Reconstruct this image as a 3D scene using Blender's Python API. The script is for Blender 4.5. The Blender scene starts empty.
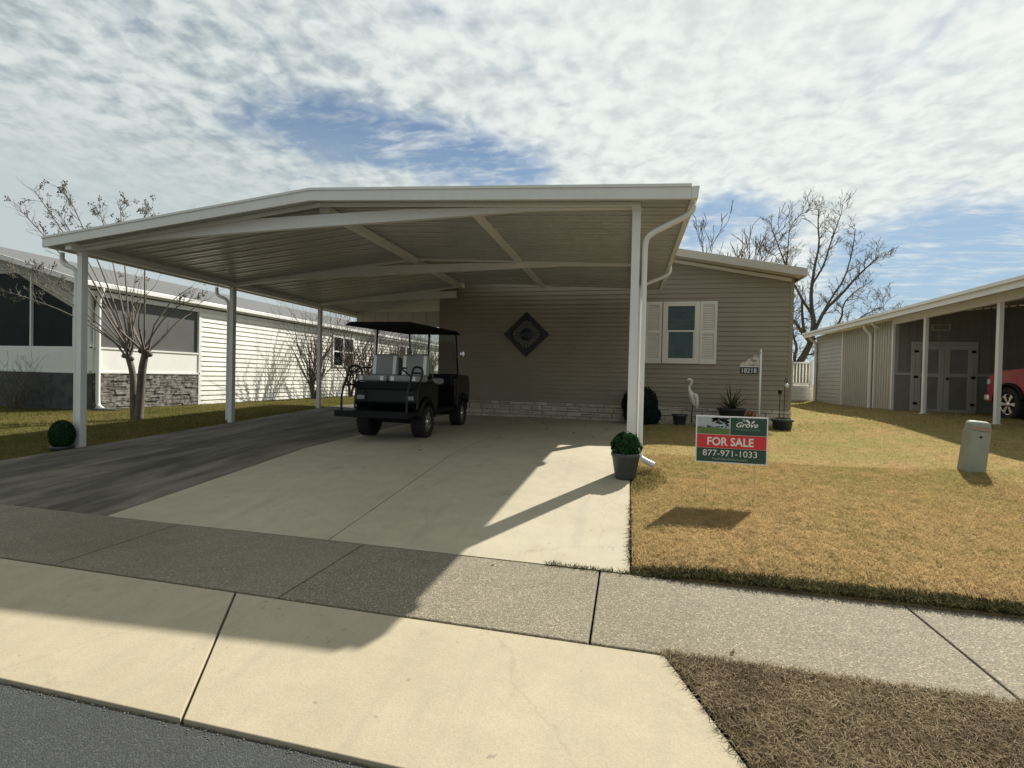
import bpy, math, random
import numpy as np
from mathutils import Vector, Matrix, Quaternion

random.seed(7); np.random.seed(7)
C = bpy.context.scene.collection
PI = math.pi
HC = 1.38                                   # camera height above the sidewalk
FPX, YAW, PITCH, ROLL = 489.706, 0.2318461, -0.0144192, 0.0233723
SUN_AZ, SUN_EL = math.radians(28.5), math.radians(40.5)
SUN = Vector((math.sin(SUN_AZ)*math.cos(SUN_EL), math.cos(SUN_AZ)*math.cos(SUN_EL), math.sin(SUN_EL)))

_f = Vector((-math.sin(YAW), math.cos(YAW), 0)); _r = Vector((math.cos(YAW), math.sin(YAW), 0)); _u = Vector((0, 0, 1))
_f2 = _f*math.cos(PITCH) + _u*math.sin(PITCH); _u2 = _u*math.cos(PITCH) - _f*math.sin(PITCH)
_r3 = _r*math.cos(ROLL) + _u2*math.sin(ROLL); _u3 = _u2*math.cos(ROLL) - _r*math.sin(ROLL)
CAM = Vector((0, 0, HC))
def at(u, v, Y):                            # survey helper: where a sighted point stands at distance Y
    d = _r3*((u-512)/FPX) - _u3*((v-384)/FPX) + _f2
    return CAM + d*(Y/d.y)

# ------------------------------------------------------------------ mesh helpers
class MB:
    def __init__(s): s.v = []; s.f = []; s.sm = []
    def add(s, vs, fs, smooth=False):
        o = len(s.v); s.v += [tuple(p) for p in vs]
        for f in fs: s.f.append([i+o for i in f]); s.sm.append(smooth)
    def hexa(s, p):                          # 8 points: bottom 4 ccw, top 4 ccw
        s.add(p, [(3,2,1,0),(4,5,6,7),(0,1,5,4),(1,2,6,5),(2,3,7,6),(3,0,4,7)])
    def box(s, x0, x1, y0, y1, z0, z1):
        s.hexa([(x0,y0,z0),(x1,y0,z0),(x1,y1,z0),(x0,y1,z0),(x0,y0,z1),(x1,y0,z1),(x1,y1,z1),(x0,y1,z1)])
    def obox(s, c, ax, ay, az, hx, hy, hz):
        c = Vector(c); ax = Vector(ax); ay = Vector(ay); az = Vector(az)
        s.hexa([c+ax*hx*i+ay*hy*j+az*hz*k for k in (-1,1) for i,j in ((-1,-1),(1,-1),(1,1),(-1,1))])
    def beam(s, a, b, w, h, up=(0,0,1)):      # rectangular bar from a to b
        a = Vector(a); b = Vector(b); d = (b-a); L = d.length; d /= L
        up = Vector(up); side = d.cross(up)
        if side.length < 1e-4: side = d.cross(Vector((0,1,0)))
        side.normalize(); u = side.cross(d)
        s.obox((a+b)/2, d, side, u, L/2, w/2, h/2)
    def tube(s, pts, rads, n=8, caps=True, smooth=True):
        pts = [Vector(p) for p in pts]
        if not hasattr(rads, '__len__'): rads = [rads]*len(pts)
        if len(rads) != len(pts): rads = list(np.interp(np.linspace(0, 1, len(pts)), np.linspace(0, 1, len(rads)), rads))
        o = len(s.v); ref = None
        for i, p in enumerate(pts):
            if i == 0: d = pts[1]-p
            elif i == len(pts)-1: d = p-pts[i-1]
            else: d = (pts[i+1]-p).normalized() + (p-pts[i-1]).normalized()
            if d.length < 1e-9: d = Vector((0,0,1))
            d.normalize()
            if ref is None: ref = d.orthogonal().normalized()
            else:
                ref = ref - d*ref.dot(d)
                if ref.length < 1e-6: ref = d.orthogonal()
                ref.normalize()
            b = d.cross(ref)
            for k in range(n):
                a = 2*PI*k/n
                q = p + (ref*math.cos(a) + b*math.sin(a))*rads[i]; s.v.append((q.x,q.y,q.z))
        for i in range(len(pts)-1):
            for k in range(n):
                k2 = (k+1) % n
                s.f.append([o+i*n+k, o+i*n+k2, o+(i+1)*n+k2, o+(i+1)*n+k]); s.sm.append(smooth)
        if caps:
            s.f.append([o+k for k in range(n)][::-1]); s.sm.append(False)
            e = o+(len(pts)-1)*n; s.f.append([e+k for k in range(n)]); s.sm.append(False)
    def cyl(s, a, b, r, n=16, r2=None): s.tube([a, b], [r, r if r2 is None else r2], n)
    def lathe(s, prof, c=(0,0,0), n=24, axis='z'):   # prof: (r, h) pairs
        o = len(s.v)
        for r, h in prof:
            for k in range(n):
                a = 2*PI*k/n; x = r*math.cos(a); y = r*math.sin(a)
                p = (x, y, h) if axis == 'z' else ((h, x, y) if axis == 'x' else (x, h, y))
                s.v.append((p[0]+c[0], p[1]+c[1], p[2]+c[2]))
        for i in range(len(prof)-1):
            for k in range(n):
                k2 = (k+1) % n; s.f.append([o+i*n+k, o+i*n+k2, o+(i+1)*n+k2, o+(i+1)*n+k]); s.sm.append(True)
        s.f.append([o+k for k in range(n)][::-1]); s.sm.append(False)
        e = o+(len(prof)-1)*n; s.f.append([e+k for k in range(n)]); s.sm.append(False)
    def sphere(s, c, r, nu=20, nv=12):
        rx, ry, rz = r if hasattr(r, '__len__') else (r, r, r)
        o = len(s.v); s.v.append((c[0], c[1], c[2]-rz))
        for j in range(1, nv):
            t = -PI/2 + PI*j/nv
            for k in range(nu):
                a = 2*PI*k/nu
                s.v.append((c[0]+rx*math.cos(t)*math.cos(a), c[1]+ry*math.cos(t)*math.sin(a), c[2]+rz*math.sin(t)))
        s.v.append((c[0], c[1], c[2]+rz)); top = len(s.v)-1
        for k in range(nu):
            k2 = (k+1) % nu
            s.f.append([o, o+1+k2, o+1+k]); s.sm.append(True)
            for j in range(nv-2):
                a = o+1+j*nu; s.f.append([a+k, a+k2, a+nu+k2, a+nu+k]); s.sm.append(True)
            a = o+1+(nv-2)*nu; s.f.append([a+k, a+k2, top]); s.sm.append(True)
    def prism_y(s, poly, y0, y1):              # polygon in x,z (ccw seen from -y) pulled along y
        n = len(poly)
        s.add([(x, y0, z) for x, z in poly] + [(x, y1, z) for x, z in poly],
              [tuple(range(n)), tuple(range(2*n-1, n-1, -1))] + [(i, n+i, n+(i+1) % n, (i+1) % n) for i in range(n)])
    def prism_x(s, poly, x0, x1):              # polygon in y,z
        n = len(poly)
        s.add([(x0, y, z) for y, z in poly] + [(x1, y, z) for y, z in poly],
              [tuple(range(n))[::-1], tuple(range(n, 2*n))] + [(i, (i+1) % n, n+(i+1) % n, n+i) for i in range(n)])
    def build(s, name, mat, parent=None, bevel=0, seg=2):
        me = bpy.data.meshes.new(name); me.from_pydata(s.v, [], s.f); me.validate()
        if len(me.polygons) == len(s.sm): me.polygons.foreach_set('use_smooth', s.sm)
        me.update()
        if mat: me.materials.append(mat)
        o = bpy.data.objects.new(name, me); C.objects.link(o)
        if parent: o.parent = parent
        if bevel:
            m = o.modifiers.new('bevel', 'BEVEL'); m.width = bevel; m.segments = seg; m.limit_method = 'ANGLE'; m.angle_limit = 0.6
        return o

def tag(o, label=None, cat=None, group=None, kind=None):
    if label: o['label'] = label
    if cat: o['category'] = cat
    if group: o['group'] = group
    if kind: o['kind'] = kind
    return o
def empty(name, loc=(0,0,0), rz=0, label=None, cat=None, group=None, kind=None):
    o = bpy.data.objects.new(name, None); C.objects.link(o); o.location = loc; o.rotation_euler = (0,0,rz)
    o.empty_display_size = .1
    return tag(o, label, cat, group, kind)
def structure(o): o['kind'] = 'structure'; return o
def box(name, mat, parent, *a, bevel=0):
    m = MB(); m.box(*a); return m.build(name, mat, parent, bevel)

# ------------------------------------------------------------------ materials
class NT:
    def __init__(s, name):
        s.m = bpy.data.materials.new(name); s.m.use_nodes = True; s.t = s.m.node_tree
        s.b = s.t.nodes['Principled BSDF']; s.out = s.t.nodes['Material Output']
    def n(s, typ, **kw):
        nd = s.t.nodes.new(typ)
        for k, v in kw.items():
            if k in nd.inputs: nd.inputs[k].default_value = v
            else: setattr(nd, k, v)
        return nd
    def l(s, a, b): s.t.links.new(a, b)
    def pos(s, scale=(1,1,1)):
        g = s.n('ShaderNodeNewGeometry'); mp = s.n('ShaderNodeMapping'); mp.inputs['Scale'].default_value = scale
        s.l(g.outputs['Position'], mp.inputs['Vector']); return mp.outputs[0]
    def obj(s, scale=(1,1,1)):
        g = s.n('ShaderNodeTexCoord'); mp = s.n('ShaderNodeMapping'); mp.inputs['Scale'].default_value = scale
        s.l(g.outputs['Object'], mp.inputs['Vector']); return mp.outputs[0]
    def noise(s, vec, scale, detail=4, rough=.55):
        n = s.n('ShaderNodeTexNoise'); n.inputs['Scale'].default_value = scale; n.inputs['Detail'].default_value = detail
        n.inputs['Roughness'].default_value = rough; s.l(vec, n.inputs['Vector']); return n.outputs['Fac']
    def ramp(s, fac, stops):
        r = s.n('ShaderNodeValToRGB'); e = r.color_ramp.elements
        while len(e) < len(stops): e.new(.5)
        for i, (p, c) in enumerate(stops): e[i].position = p; e[i].color = (*c, 1) if len(c) == 3 else c
        s.l(fac, r.inputs[0]); return r.outputs[0]
    def mix(s, fac, a, b, mode='MIX'):
        m = s.n('ShaderNodeMix', data_type='RGBA', blend_type=mode)
        for sock, v in ((m.inputs[0], fac), (m.inputs[6], a), (m.inputs[7], b)):
            if hasattr(v, 'is_linked') or hasattr(v, 'links'): s.l(v, sock)
            elif hasattr(v, '__len__'): sock.default_value = (*v, 1)
            else: sock.default_value = v
        return m.outputs[2]
    def bump(s, h, strength=.3, dist=.01):
        b = s.n('ShaderNodeBump'); b.inputs['Strength'].default_value = strength; b.inputs['Distance'].default_value = dist
        s.l(h, b.inputs['Height']); s.l(b.outputs[0], s.b.inputs['Normal'])

def mat(name, col, rough=.5, metal=0, var=.12, vscale=3, bump=0, bscale=60, spec=.5, coat=0, dirt=0):
    t = NT(name); v = t.pos()
    f = t.noise(v, vscale, 5, .6)
    lo = tuple(c*(1-var) for c in col); hi = tuple(min(1, c*(1+var)) for c in col)
    c = t.ramp(f, [(.3, lo), (.7, hi)])
    if dirt:
        f2 = t.noise(t.pos((3,3,.6)), 2.3, 6, .7)
        c = t.mix(t.ramp(f2, [(.5, (0,0,0)), (.75, (dirt,)*3)]), c, tuple(x*.45 for x in col))
    t.l(c, t.b.inputs['Base Color'])
    t.b.inputs['Roughness'].default_value = rough; t.b.inputs['Metallic'].default_value = metal
    t.b.inputs['Specular IOR Level'].default_value = spec
    t.b.inputs['Coat Weight'].default_value = coat
    if bump: t.bump(t.noise(v, bscale, 4, .6), bump, .004)
    return t.m

M = {}
M['white'] = mat('white_paint', (.74,.74,.71), .38, var=.04, vscale=1.5, dirt=.12)
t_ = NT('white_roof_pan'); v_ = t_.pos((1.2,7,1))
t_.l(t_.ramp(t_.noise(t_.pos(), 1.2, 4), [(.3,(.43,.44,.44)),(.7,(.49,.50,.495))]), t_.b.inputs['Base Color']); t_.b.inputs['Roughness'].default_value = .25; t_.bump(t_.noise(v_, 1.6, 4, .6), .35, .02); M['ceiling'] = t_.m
M['trim'] = mat('cream_trim', (.64,.62,.54), .5, var=.05)
M['shutter'] = mat('cream_shutter', (.66,.63,.54), .5, var=.04)
M['siding'] = mat('tan_siding', (.272,.230,.168), .55, var=.08, vscale=1.3, bump=.08, bscale=90)
M['siding_white'] = mat('white_siding', (.74,.73,.67), .55, var=.06, vscale=2, dirt=.25)
M['siding_grey'] = mat('grey_siding', (.47,.47,.435), .6, var=.07, vscale=2)
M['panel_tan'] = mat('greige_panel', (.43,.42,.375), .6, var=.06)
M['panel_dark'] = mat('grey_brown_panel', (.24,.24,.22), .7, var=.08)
M['shingle'] = mat('light_shingle', (.11,.112,.115), .9, var=.18, vscale=20, bump=.3, bscale=40)
M['tanroof'] = mat('roof_edge', (.5,.47,.4), .6, var=.06)
M['black'] = mat('black_paint', (.006,.006,.008), .25, var=.2, spec=.3, coat=.15)
M['black_matte'] = mat('black_plastic', (.008,.009,.011), .5, spec=.2, var=.25)
M['cart_body'] = mat('dark_grey_cart_paint', (.006,.007,.008), .3, var=.15, spec=.15, coat=.15)
M['canopy'] = mat('matt_black_canopy', (.012,.012,.013), .95, var=.2, spec=.03)
M['rubber'] = mat('tyre_rubber', (.015,.015,.015), .85, var=.2, bump=.2)
M['chrome'] = mat('machined_rim', (.88,.88,.90), .32, metal=1, var=.05)
M['vinyl_grey'] = mat('grey_vinyl', (.27,.27,.265), .5, var=.08)
M['vinyl_white'] = mat('white_vinyl', (.85,.85,.83), .45, var=.05)
M['pot'] = mat('charcoal_pot', (.035,.042,.046), .55, var=.2, vscale=8)
M['pot_green'] = mat('green_grey_pot', (.055,.066,.066), .5, var=.15, vscale=8)
M['soil'] = mat('soil', (.06,.045,.03), .95, var=.4, vscale=40, bump=.6)
M['terracotta'] = mat('terracotta', (.42,.17,.06), .8, var=.2, vscale=12)
M['metal_dark'] = mat('dark_metal', (.03,.03,.03), .45, metal=.6, var=.2)
M['egret'] = mat('egret_white', (.72,.69,.63), .6, var=.06, vscale=15)
M['egret_leg'] = mat('egret_dark', (.04,.035,.03), .6)
M['beak'] = mat('beak_yellow', (.45,.32,.10), .6)
M['red'] = mat('red_truck_paint', (.36,.014,.04), .22, var=.05, coat=.6)
M['pedestal'] = mat('green_utility_plastic', (.28,.30,.24), .6, var=.08, vscale=4, dirt=.3)
M['sign_white'] = mat('sign_white', (.80,.80,.78), .5, var=.02)
M['sign_green'] = mat('sign_green', (.025,.075,.05), .5, var=.06)
M['sign_red'] = mat('sign_red', (.66,.04,.045), .5, var=.04)
M['sign_text'] = mat('sign_lettering', (.82,.80,.75), .5, var=.02)
M['sign_dim'] = mat('sign_dim_lettering', (.30,.38,.34), .5, var=.02)
M['sign_sky'] = mat('printed_sky', (.42,.48,.52), .5, var=.15, vscale=9)
M['sign_grass'] = mat('printed_grass', (.12,.20,.045), .5, var=.15, vscale=9)
M['sign_tree'] = mat('printed_tree', (.03,.04,.03), .5, var=.3, vscale=30)
M['navy'] = mat('navy_plate', (.025,.03,.045), .45)
M['number'] = mat('number_lettering', (.62,.65,.66), .45, var=.02)
M['plaque'] = mat('dark_iron_plaque', (.014,.012,.012), .5, var=.3)
M['plaque_ray'] = mat('weathered_ray', (.115,.11,.10), .55, var=.25, vscale=14)
M['plaque_hub'] = mat('navy_boss', (.012,.015,.028), .4)
M['screen'] = mat('dark_porch_screen', (.014,.019,.020), .6, var=.35, vscale=.8, spec=.12)
M['screen_grey'] = mat('grey_porch_blind', (.075,.078,.075), .55, var=.15, vscale=1)
M['curtain'] = mat('pale_curtain', (.24,.31,.30), .8, var=.1)
M['backing'] = mat('dark_interior', (.02,.022,.022), .9)
M['lamp_glass'] = mat('lamp_glass', (.6,.65,.6), .15)
M['lens_red'] = mat('red_lens', (.06,.006,.006), .2)
M['grit'] = mat('grey_grit', (.17,.16,.14), .9, var=.4, vscale=60)
M['gravel'] = mat('pale_edging', (.42,.38,.31), .9, var=.35, vscale=30, bump=.5)

def glass(name, tint, tr=.55, rough=.03):
    t = NT(name); a = t.n('ShaderNodeBsdfTransparent'); a.inputs[0].default_value = (*tint, 1)
    g = t.n('ShaderNodeBsdfGlossy'); g.inputs['Roughness'].default_value = rough
    v = t.noise(t.pos(), 1.4, 2)
    g.inputs[0].default_value = (.85,.9,.9,1)
    fr = t.n('ShaderNodeFresnel'); fr.inputs[0].default_value = 1.5
    mx = t.n('ShaderNodeMixShader'); t.l(fr.outputs[0], mx.inputs[0]); t.l(a.outputs[0], mx.inputs[1]); t.l(g.outputs[0], mx.inputs[2])
    bp = t.n('ShaderNodeBump'); bp.inputs['Strength'].default_value = .05; t.l(v, bp.inputs['Height']); t.l(bp.outputs[0], g.inputs['Normal'])
    t.l(mx.outputs[0], t.out.inputs['Surface']); return t.m
M['glass'] = glass('window_glass', (.55,.66,.66))
M['windshield'] = glass('cart_windshield', (.80,.82,.80))

def concrete(name, col, stain=.25, speck=0, streak=None, rough=.85, dark=(.5,.47,.4), bump=.25, marks=False):
    t = NT(name); v = t.pos()
    big = t.noise(v, .55, 6, .62); mid = t.noise(v, 4.5, 5, .6); fine = t.noise(v, 90, 3, .6); grain = t.noise(v, 320, 2, .5)
    c = t.ramp(mid, [(.25, tuple(x*.90 for x in col)), (.75, tuple(min(1, x*1.07) for x in col))])
    st = t.ramp(big, [(.42, (0,0,0)), (.72, (stain,)*3)])
    c = t.mix(st, c, tuple(x*d for x, d in zip(col, dark)))
    if streak:
        s1 = t.noise(t.pos(streak), 1.0, 7, .65); c = t.mix(t.ramp(s1, [(.40, (0,0,0)), (.64, (.9,)*3)]), c, tuple(x*2.7 for x in col))
        s2 = t.noise(t.pos((streak[0]*.5, streak[1]*1.4, 1)), 1.7, 6, .6); c = t.mix(t.ramp(s2, [(.45, (0,0,0)), (.72, (.8,)*3)]), c, tuple(x*.35 for x in col))
    c = t.mix(.35, c, t.ramp(fine, [(.3, (.62,)*3), (.7, (1.0,)*3)]), 'MULTIPLY')
    c = t.mix(.25, c, t.ramp(grain, [(.3, (.55,)*3), (.7, (1.0,)*3)]), 'MULTIPLY')
    h = mid
    if marks:                                   # rust and leaf stains, drips, hairline cracks, faint tyre scuffs
        sp1 = t.noise(v, 2.6, 6, .72); c = t.mix(t.ramp(sp1, [(.60, (0,0,0)), (.70, (.45,)*3)]), c, (.20,.165,.11))
        sp2 = t.noise(v, 16, 3, .5); c = t.mix(t.ramp(sp2, [(.70, (0,0,0)), (.75, (.5,)*3)]), c, (.16,.14,.105))
        ty = t.noise(t.pos((5.5,.35,1)), 1.1, 4, .6); c = t.mix(t.ramp(ty, [(.55, (0,0,0)), (.75, (.30,)*3)]), c, (.24,.22,.18))
        wv = t.n('ShaderNodeMix', data_type='RGBA', blend_type='ADD'); nz = t.n('ShaderNodeTexNoise'); nz.inputs['Scale'].default_value = 2.5; nz.inputs['Detail'].default_value = 5; t.l(v, nz.inputs['Vector'])
        wv.inputs[0].default_value = .45; t.l(v, wv.inputs[6]); t.l(nz.outputs['Color'], wv.inputs[7])
        vc = t.n('ShaderNodeTexVoronoi', feature='DISTANCE_TO_EDGE'); vc.inputs['Scale'].default_value = .42; t.l(wv.outputs[2], vc.inputs['Vector'])
        c = t.mix(t.ramp(vc.outputs['Distance'], [(0, (.18,)*3), (.0022, (0,0,0))]), c, (.13,.11,.08))
    if speck:
        vo = t.n('ShaderNodeTexVoronoi'); vo.inputs['Scale'].default_value = 150; t.l(v, vo.inputs['Vector'])
        sp = t.n('ShaderNodeSeparateColor'); t.l(vo.outputs['Color'], sp.inputs[0])
        c = t.mix(speck, c, t.ramp(sp.outputs[0], [(0, (.45,.43,.40)), (.55, (.9,.88,.85)), (.9, (1.2,1.16,1.08)), (1, (2.2,2.1,1.95))]), 'MULTIPLY')
        dd = t.n('ShaderNodeMath', operation='SUBTRACT'); dd.inputs[0].default_value = .7; t.l(vo.outputs['Distance'], dd.inputs[1]); h = dd.outputs[0]
        t.l(c, t.b.inputs['Base Color']); t.bump(h, .55, .006)
    else:
        ad = t.n('ShaderNodeMath', operation='ADD'); t.l(fine, ad.inputs[0]); t.l(grain, ad.inputs[1])
        t.l(c, t.b.inputs['Base Color']); t.bump(ad.outputs[0], bump, .004)
    t.b.inputs['Roughness'].default_value = rough; t.b.inputs['Specular IOR Level'].default_value = .3
    return t.m
M['drive'] = concrete('pale_concrete', (.46,.415,.305), .34, bump=.18, marks=True)
M['apron'] = concrete('apron_concrete', (.44,.38,.268), .24, bump=.28, marks=True)
M['walk'] = concrete('aggregate_concrete', (.25,.225,.172), .35, speck=.85)
M['walk_dark'] = concrete('mildewed_aggregate_concrete', (.265,.235,.18), .6, speck=.6)
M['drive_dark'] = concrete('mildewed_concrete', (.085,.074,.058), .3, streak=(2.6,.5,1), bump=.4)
M['asphalt'] = concrete('asphalt', (.058,.063,.064), .25, speck=.55)
M['earth'] = mat('bare_earth', (.07,.055,.035), .95, var=.3, vscale=12, bump=.6)

def grassmat(name, stops, trans=.45, lowscale=.7, green=None):
    t = NT(name); v = t.pos()
    lo = t.noise(v, lowscale, 5, .65); hi = t.noise(v, 140, 2, .5)
    c = t.ramp(lo, stops)
    if green:                                  # greener ground towards one side of the plot
        sx = t.n('ShaderNodeSeparateXYZ'); t.l(v, sx.inputs[0])
        mr = t.n('ShaderNodeMapRange'); mr.inputs[1].default_value = green[0]; mr.inputs[2].default_value = green[1]; t.l(sx.outputs[1], mr.inputs[0])
        n2 = t.noise(v, 1.7, 4, .6); mm = t.n('ShaderNodeMath', operation='MULTIPLY'); t.l(mr.outputs[0], mm.inputs[0])
        r2 = t.n('ShaderNodeMapRange'); r2.inputs[1].default_value = .35; r2.inputs[2].default_value = .65; t.l(n2, r2.inputs[0]); t.l(r2.outputs[0], mm.inputs[1])
        c = t.mix(mm.outputs[0], c, green[2])
    md = t.noise(v, 9, 4, .7); c = t.mix(.7, c, t.ramp(md, [(.30, (.50,.54,.42)), (.52, (1,1,1)), (.75, (1.2,1.15,1.05))]), 'MULTIPLY')
    c = t.mix(.8, c, t.ramp(hi, [(.3, (.45,.42,.38)), (.7, (1.35,1.3,1.2))]), 'MULTIPLY')
    d = t.n('ShaderNodeBsdfDiffuse'); tr = t.n('ShaderNodeBsdfTranslucent'); mx = t.n('ShaderNodeMixShader'); mx.inputs[0].default_value = trans
    t.l(c, d.inputs[0]); t.l(c, tr.inputs[0]); t.l(d.outputs[0], mx.inputs[1]); t.l(tr.outputs[0], mx.inputs[2])
    t.l(mx.outputs[0], t.out.inputs['Surface']); return t.m
LAWN = [(.30, (.42,.30,.155)), (.46, (.54,.40,.22)), (.60, (.46,.36,.175)), (.74, (.33,.31,.12))]
M['lawn'] = grassmat('dormant_lawn_blades', LAWN, .45, 1.1, (3.4, 8.5, (.36,.35,.14)))
M['lawn_base'] = grassmat('dormant_lawn_thatch', [(.3, (.29,.21,.11)), (.7, (.36,.27,.15))], .0, .7, (4.6, 9.5, (.25,.23,.10)))
M['edge_grass'] = grassmat('shade_toned_edge_grass', [(.3, (.045,.05,.028)), (.7, (.10,.10,.05))], .3, 3)  # dark blade colour stands in for shade on the lawn's near edge
M['lawn_green'] = grassmat('green_lawn_blades', [(.3, (.12,.13,.042)), (.5, (.18,.17,.065)), (.7, (.30,.23,.11))], .45, .5)
M['lawn_green_base'] = grassmat('green_lawn_thatch', [(.3, (.07,.075,.025)), (.7, (.13,.11,.045))], 0, .5)
M['verge'] = grassmat('dry_brown_blades', [(.3, (.19,.15,.105)), (.5, (.27,.22,.155)), (.7, (.38,.32,.23))], .3, 3)
M['verge_base'] = grassmat('dry_brown_thatch', [(.3, (.08,.06,.038)), (.7, (.12,.09,.055))], 0, 3)
t_ = NT('translucent_white_vinyl'); d_ = t_.n('ShaderNodeBsdfDiffuse'); e_ = t_.n('ShaderNodeBsdfTranslucent'); x_ = t_.n('ShaderNodeMixShader'); x_.inputs[0].default_value = .6
c_ = t_.ramp(t_.noise(t_.pos(), 2, 3), [(.3,(.78,.77,.73)),(.7,(.86,.85,.81))]); t_.l(c_, d_.inputs[0]); t_.l(c_, e_.inputs[0]); t_.l(d_.outputs[0], x_.inputs[1]); t_.l(e_.outputs[0], x_.inputs[2]); t_.l(x_.outputs[0], t_.out.inputs['Surface']); M['vinyl_fence'] = t_.m
def leafmat(name, a, b, trans=.3, scale=40):
    return grassmat(name, [(.3, a), (.7, b)], trans, scale)
M['boxwood'] = leafmat('boxwood_leaves', (.018,.055,.022), (.05,.12,.05))
M['dark_leaf'] = leafmat('dark_leaves', (.016,.028,.028), (.034,.052,.050))
M['yucca'] = leafmat('yucca_leaves', (.05,.07,.035), (.12,.13,.06))
M['bark'] = mat('grey_brown_bark', (.085,.070,.055), .9, var=.35, vscale=14, bump=.6, bscale=30)
M['bark_pale'] = mat('smooth_tan_bark', (.115,.095,.073), .85, var=.3, vscale=10, bump=.4, bscale=25)
M['twig'] = mat('grey_twig', (.14,.122,.10), .9, var=.25, vscale=10)
M['seed'] = mat('dry_seed_pods', (.14,.13,.105), .9, var=.4, vscale=30)
M['leaf_litter'] = mat('dead_leaf', (.10,.055,.022), .9, var=.4, vscale=20)

def stonemat(name, a, b, scale=3.2):
    t = NT(name); v = t.pos()
    n1 = t.noise(v, scale, 2, .5); n2 = t.noise(v, 40, 5, .65)
    c = t.mix(.5, t.ramp(n1, [(.35, a), (.65, b)]), t.ramp(n2, [(.3, (.6,.58,.55)), (.7, (1.15,1.12,1.08))]), 'MULTIPLY')
    t.l(c, t.b.inputs['Base Color']); t.b.inputs['Roughness'].default_value = .9; t.bump(n2, .5, .01); return t.m
M['stone_light'] = stonemat('pale_ashlar_stone', (.42,.385,.31), (.60,.56,.47))
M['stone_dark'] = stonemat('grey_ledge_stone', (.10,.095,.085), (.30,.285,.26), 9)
M['stone_shade'] = stonemat('shade_toned_ledge_stone', (.05,.055,.055), (.09,.095,.092), 5)  # darker copy of the ledge stone, shade of the porch front in its colour

# ------------------------------------------------------------------ ground heights
def A(Y): return .0965*(Y-3.571) if Y < 6.55 else .2875 + .007*(Y-6.55)
def B(Y): return min(-.072 + .0449*(Y-3.571), .36)
def slab_z(X, Y):
    if X >= -2.4: return A(Y)
    w = min(1, (-2.4-X)/6.44)**1.5
    return A(Y)*(1-w) + B(Y)*w
def sstep(a, b, x):
    t = min(1, max(0, (x-a)/(b-a))); return t*t*(3-2*t)
def lawn_r(X, Y):
    z = A(min(Y, 14)) + .30*sstep(1.5, 7.5, X)*sstep(5, 13, Y) + .045*sstep(.0, .5, X) - .02
    z += .018*math.sin(X*1.7+Y*.9) * sstep(4, 6, Y) + .05*sstep(3.55, 3.9, Y)*sstep(1, 0, (Y-3.55)/3)
    if Y > 14: z += 0
    return z
def lawn_l(X, Y):
    b = B(Y); far = .19
    w = sstep(-9.5, -14.5, X)
    return b*(1-w) + max(min(far, b+.1), .02)*w - .015

def grid(name, xs, ys, zf, m, skirt=0):
    mb = MB(); nx = len(xs)
    vs = [(x, y, zf(x, y)) for y in ys for x in xs]
    fs = [(j*nx+i, j*nx+i+1, (j+1)*nx+i+1, (j+1)*nx+i) for j in range(len(ys)-1) for i in range(nx-1)]
    mb.add(vs, fs, True)
    if skirt:
        ring = [i for i in range(nx)] + [j*nx+nx-1 for j in range(1, len(ys))] + [(len(ys)-1)*nx+i for i in range(nx-2, -1, -1)] + [j*nx for j in range(len(ys)-2, 0, -1)]
        top = [vs[i] for i in ring]; n = len(top)
        mb.add(top + [(x, y, z-skirt) for x, y, z in top], [(i, n+i, n+(i+1) % n, (i+1) % n) for i in range(n)])
    return mb.build(name, m)
def lin(a, b, n): return [a+(b-a)*i/n for i in range(n+1)]

g = MB(); g.add([(-700,-700,-.30),(700,-700,-.30),(700,700,-.30),(-700,700,-.30)], [(0,1,2,3)]); structure(g.build('ground', M['earth']))
structure(grid('street', lin(-60, 60, 60), [-7, -4, 0, 1.0, 1.640], lambda x, y: -.085 + (0 if y > .9 else .01*(1-y)*.4), M['asphalt'], .1))
# apron: slabs from the street edge up to the sidewalk, flared at the right
ap = MB()
def apron_slab(poly, zt, thick=.14):
    n = len(poly); top = [(x, y, zt(x, y)) for x, y in poly]
    ap.add(top + [(x, y, z-thick) for x, y, z in top], [tuple(range(n)), tuple(range(2*n-1, n-1, -1))] + [(i, n+i, n+(i+1) % n, (i+1) % n) for i in range(n)])
az = lambda x, y: -.068 + (y-1.64)/(2.56-1.64)*.066
apron_slab([(-1.753,1.648),(.60,1.648),(.215,2.558),(-2.332,2.558)], az)
apron_slab([(-5.2,1.648),(-1.769,1.648),(-2.348,2.558),(-5.2,2.558)], az)
apron_slab([(-9.6,1.648),(-5.216,1.648),(-5.216,2.558),(-9.2,2.558)], az)
structure(ap.build('driveway_apron', M['apron'], bevel=.004))
# sidewalk slabs with open joints
def walk(name, cuts, m):
    mb = MB()
    for a, b in zip(cuts[:-1], cuts[1:]): mb.box(a+.006, b-.006, 2.574, 3.560, -.14, 0.0)
    structure(mb.build(name, m, bevel=.008))
walk('sidewalk', [-2.045, -.16, 1.732, 3.6, 5.5, 7.4, 9.3, 11.2, 13.1, 15.0, 16.9], M['walk'])
walk('sidewalk', [-15.2, -13.3, -11.4, -9.5, -7.6, -5.7, -3.857, -2.045], M['walk_dark'])
# driveway
def slab(name, x0, x1, y0, y1, m, nx=8):
    o = grid(name, lin(x0, x1, nx), lin(y0, y1, 40), slab_z, m, .14); structure(o); return o
slab('driveway', -2.362, .050, 3.574, 12.60, M['drive'])
slab('driveway', -4.726, -2.374, 3.574, 12.60, M['drive'])
slab('driveway', -8.78, -4.738, 3.574, 17.2, M['drive_dark'], 14)
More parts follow.
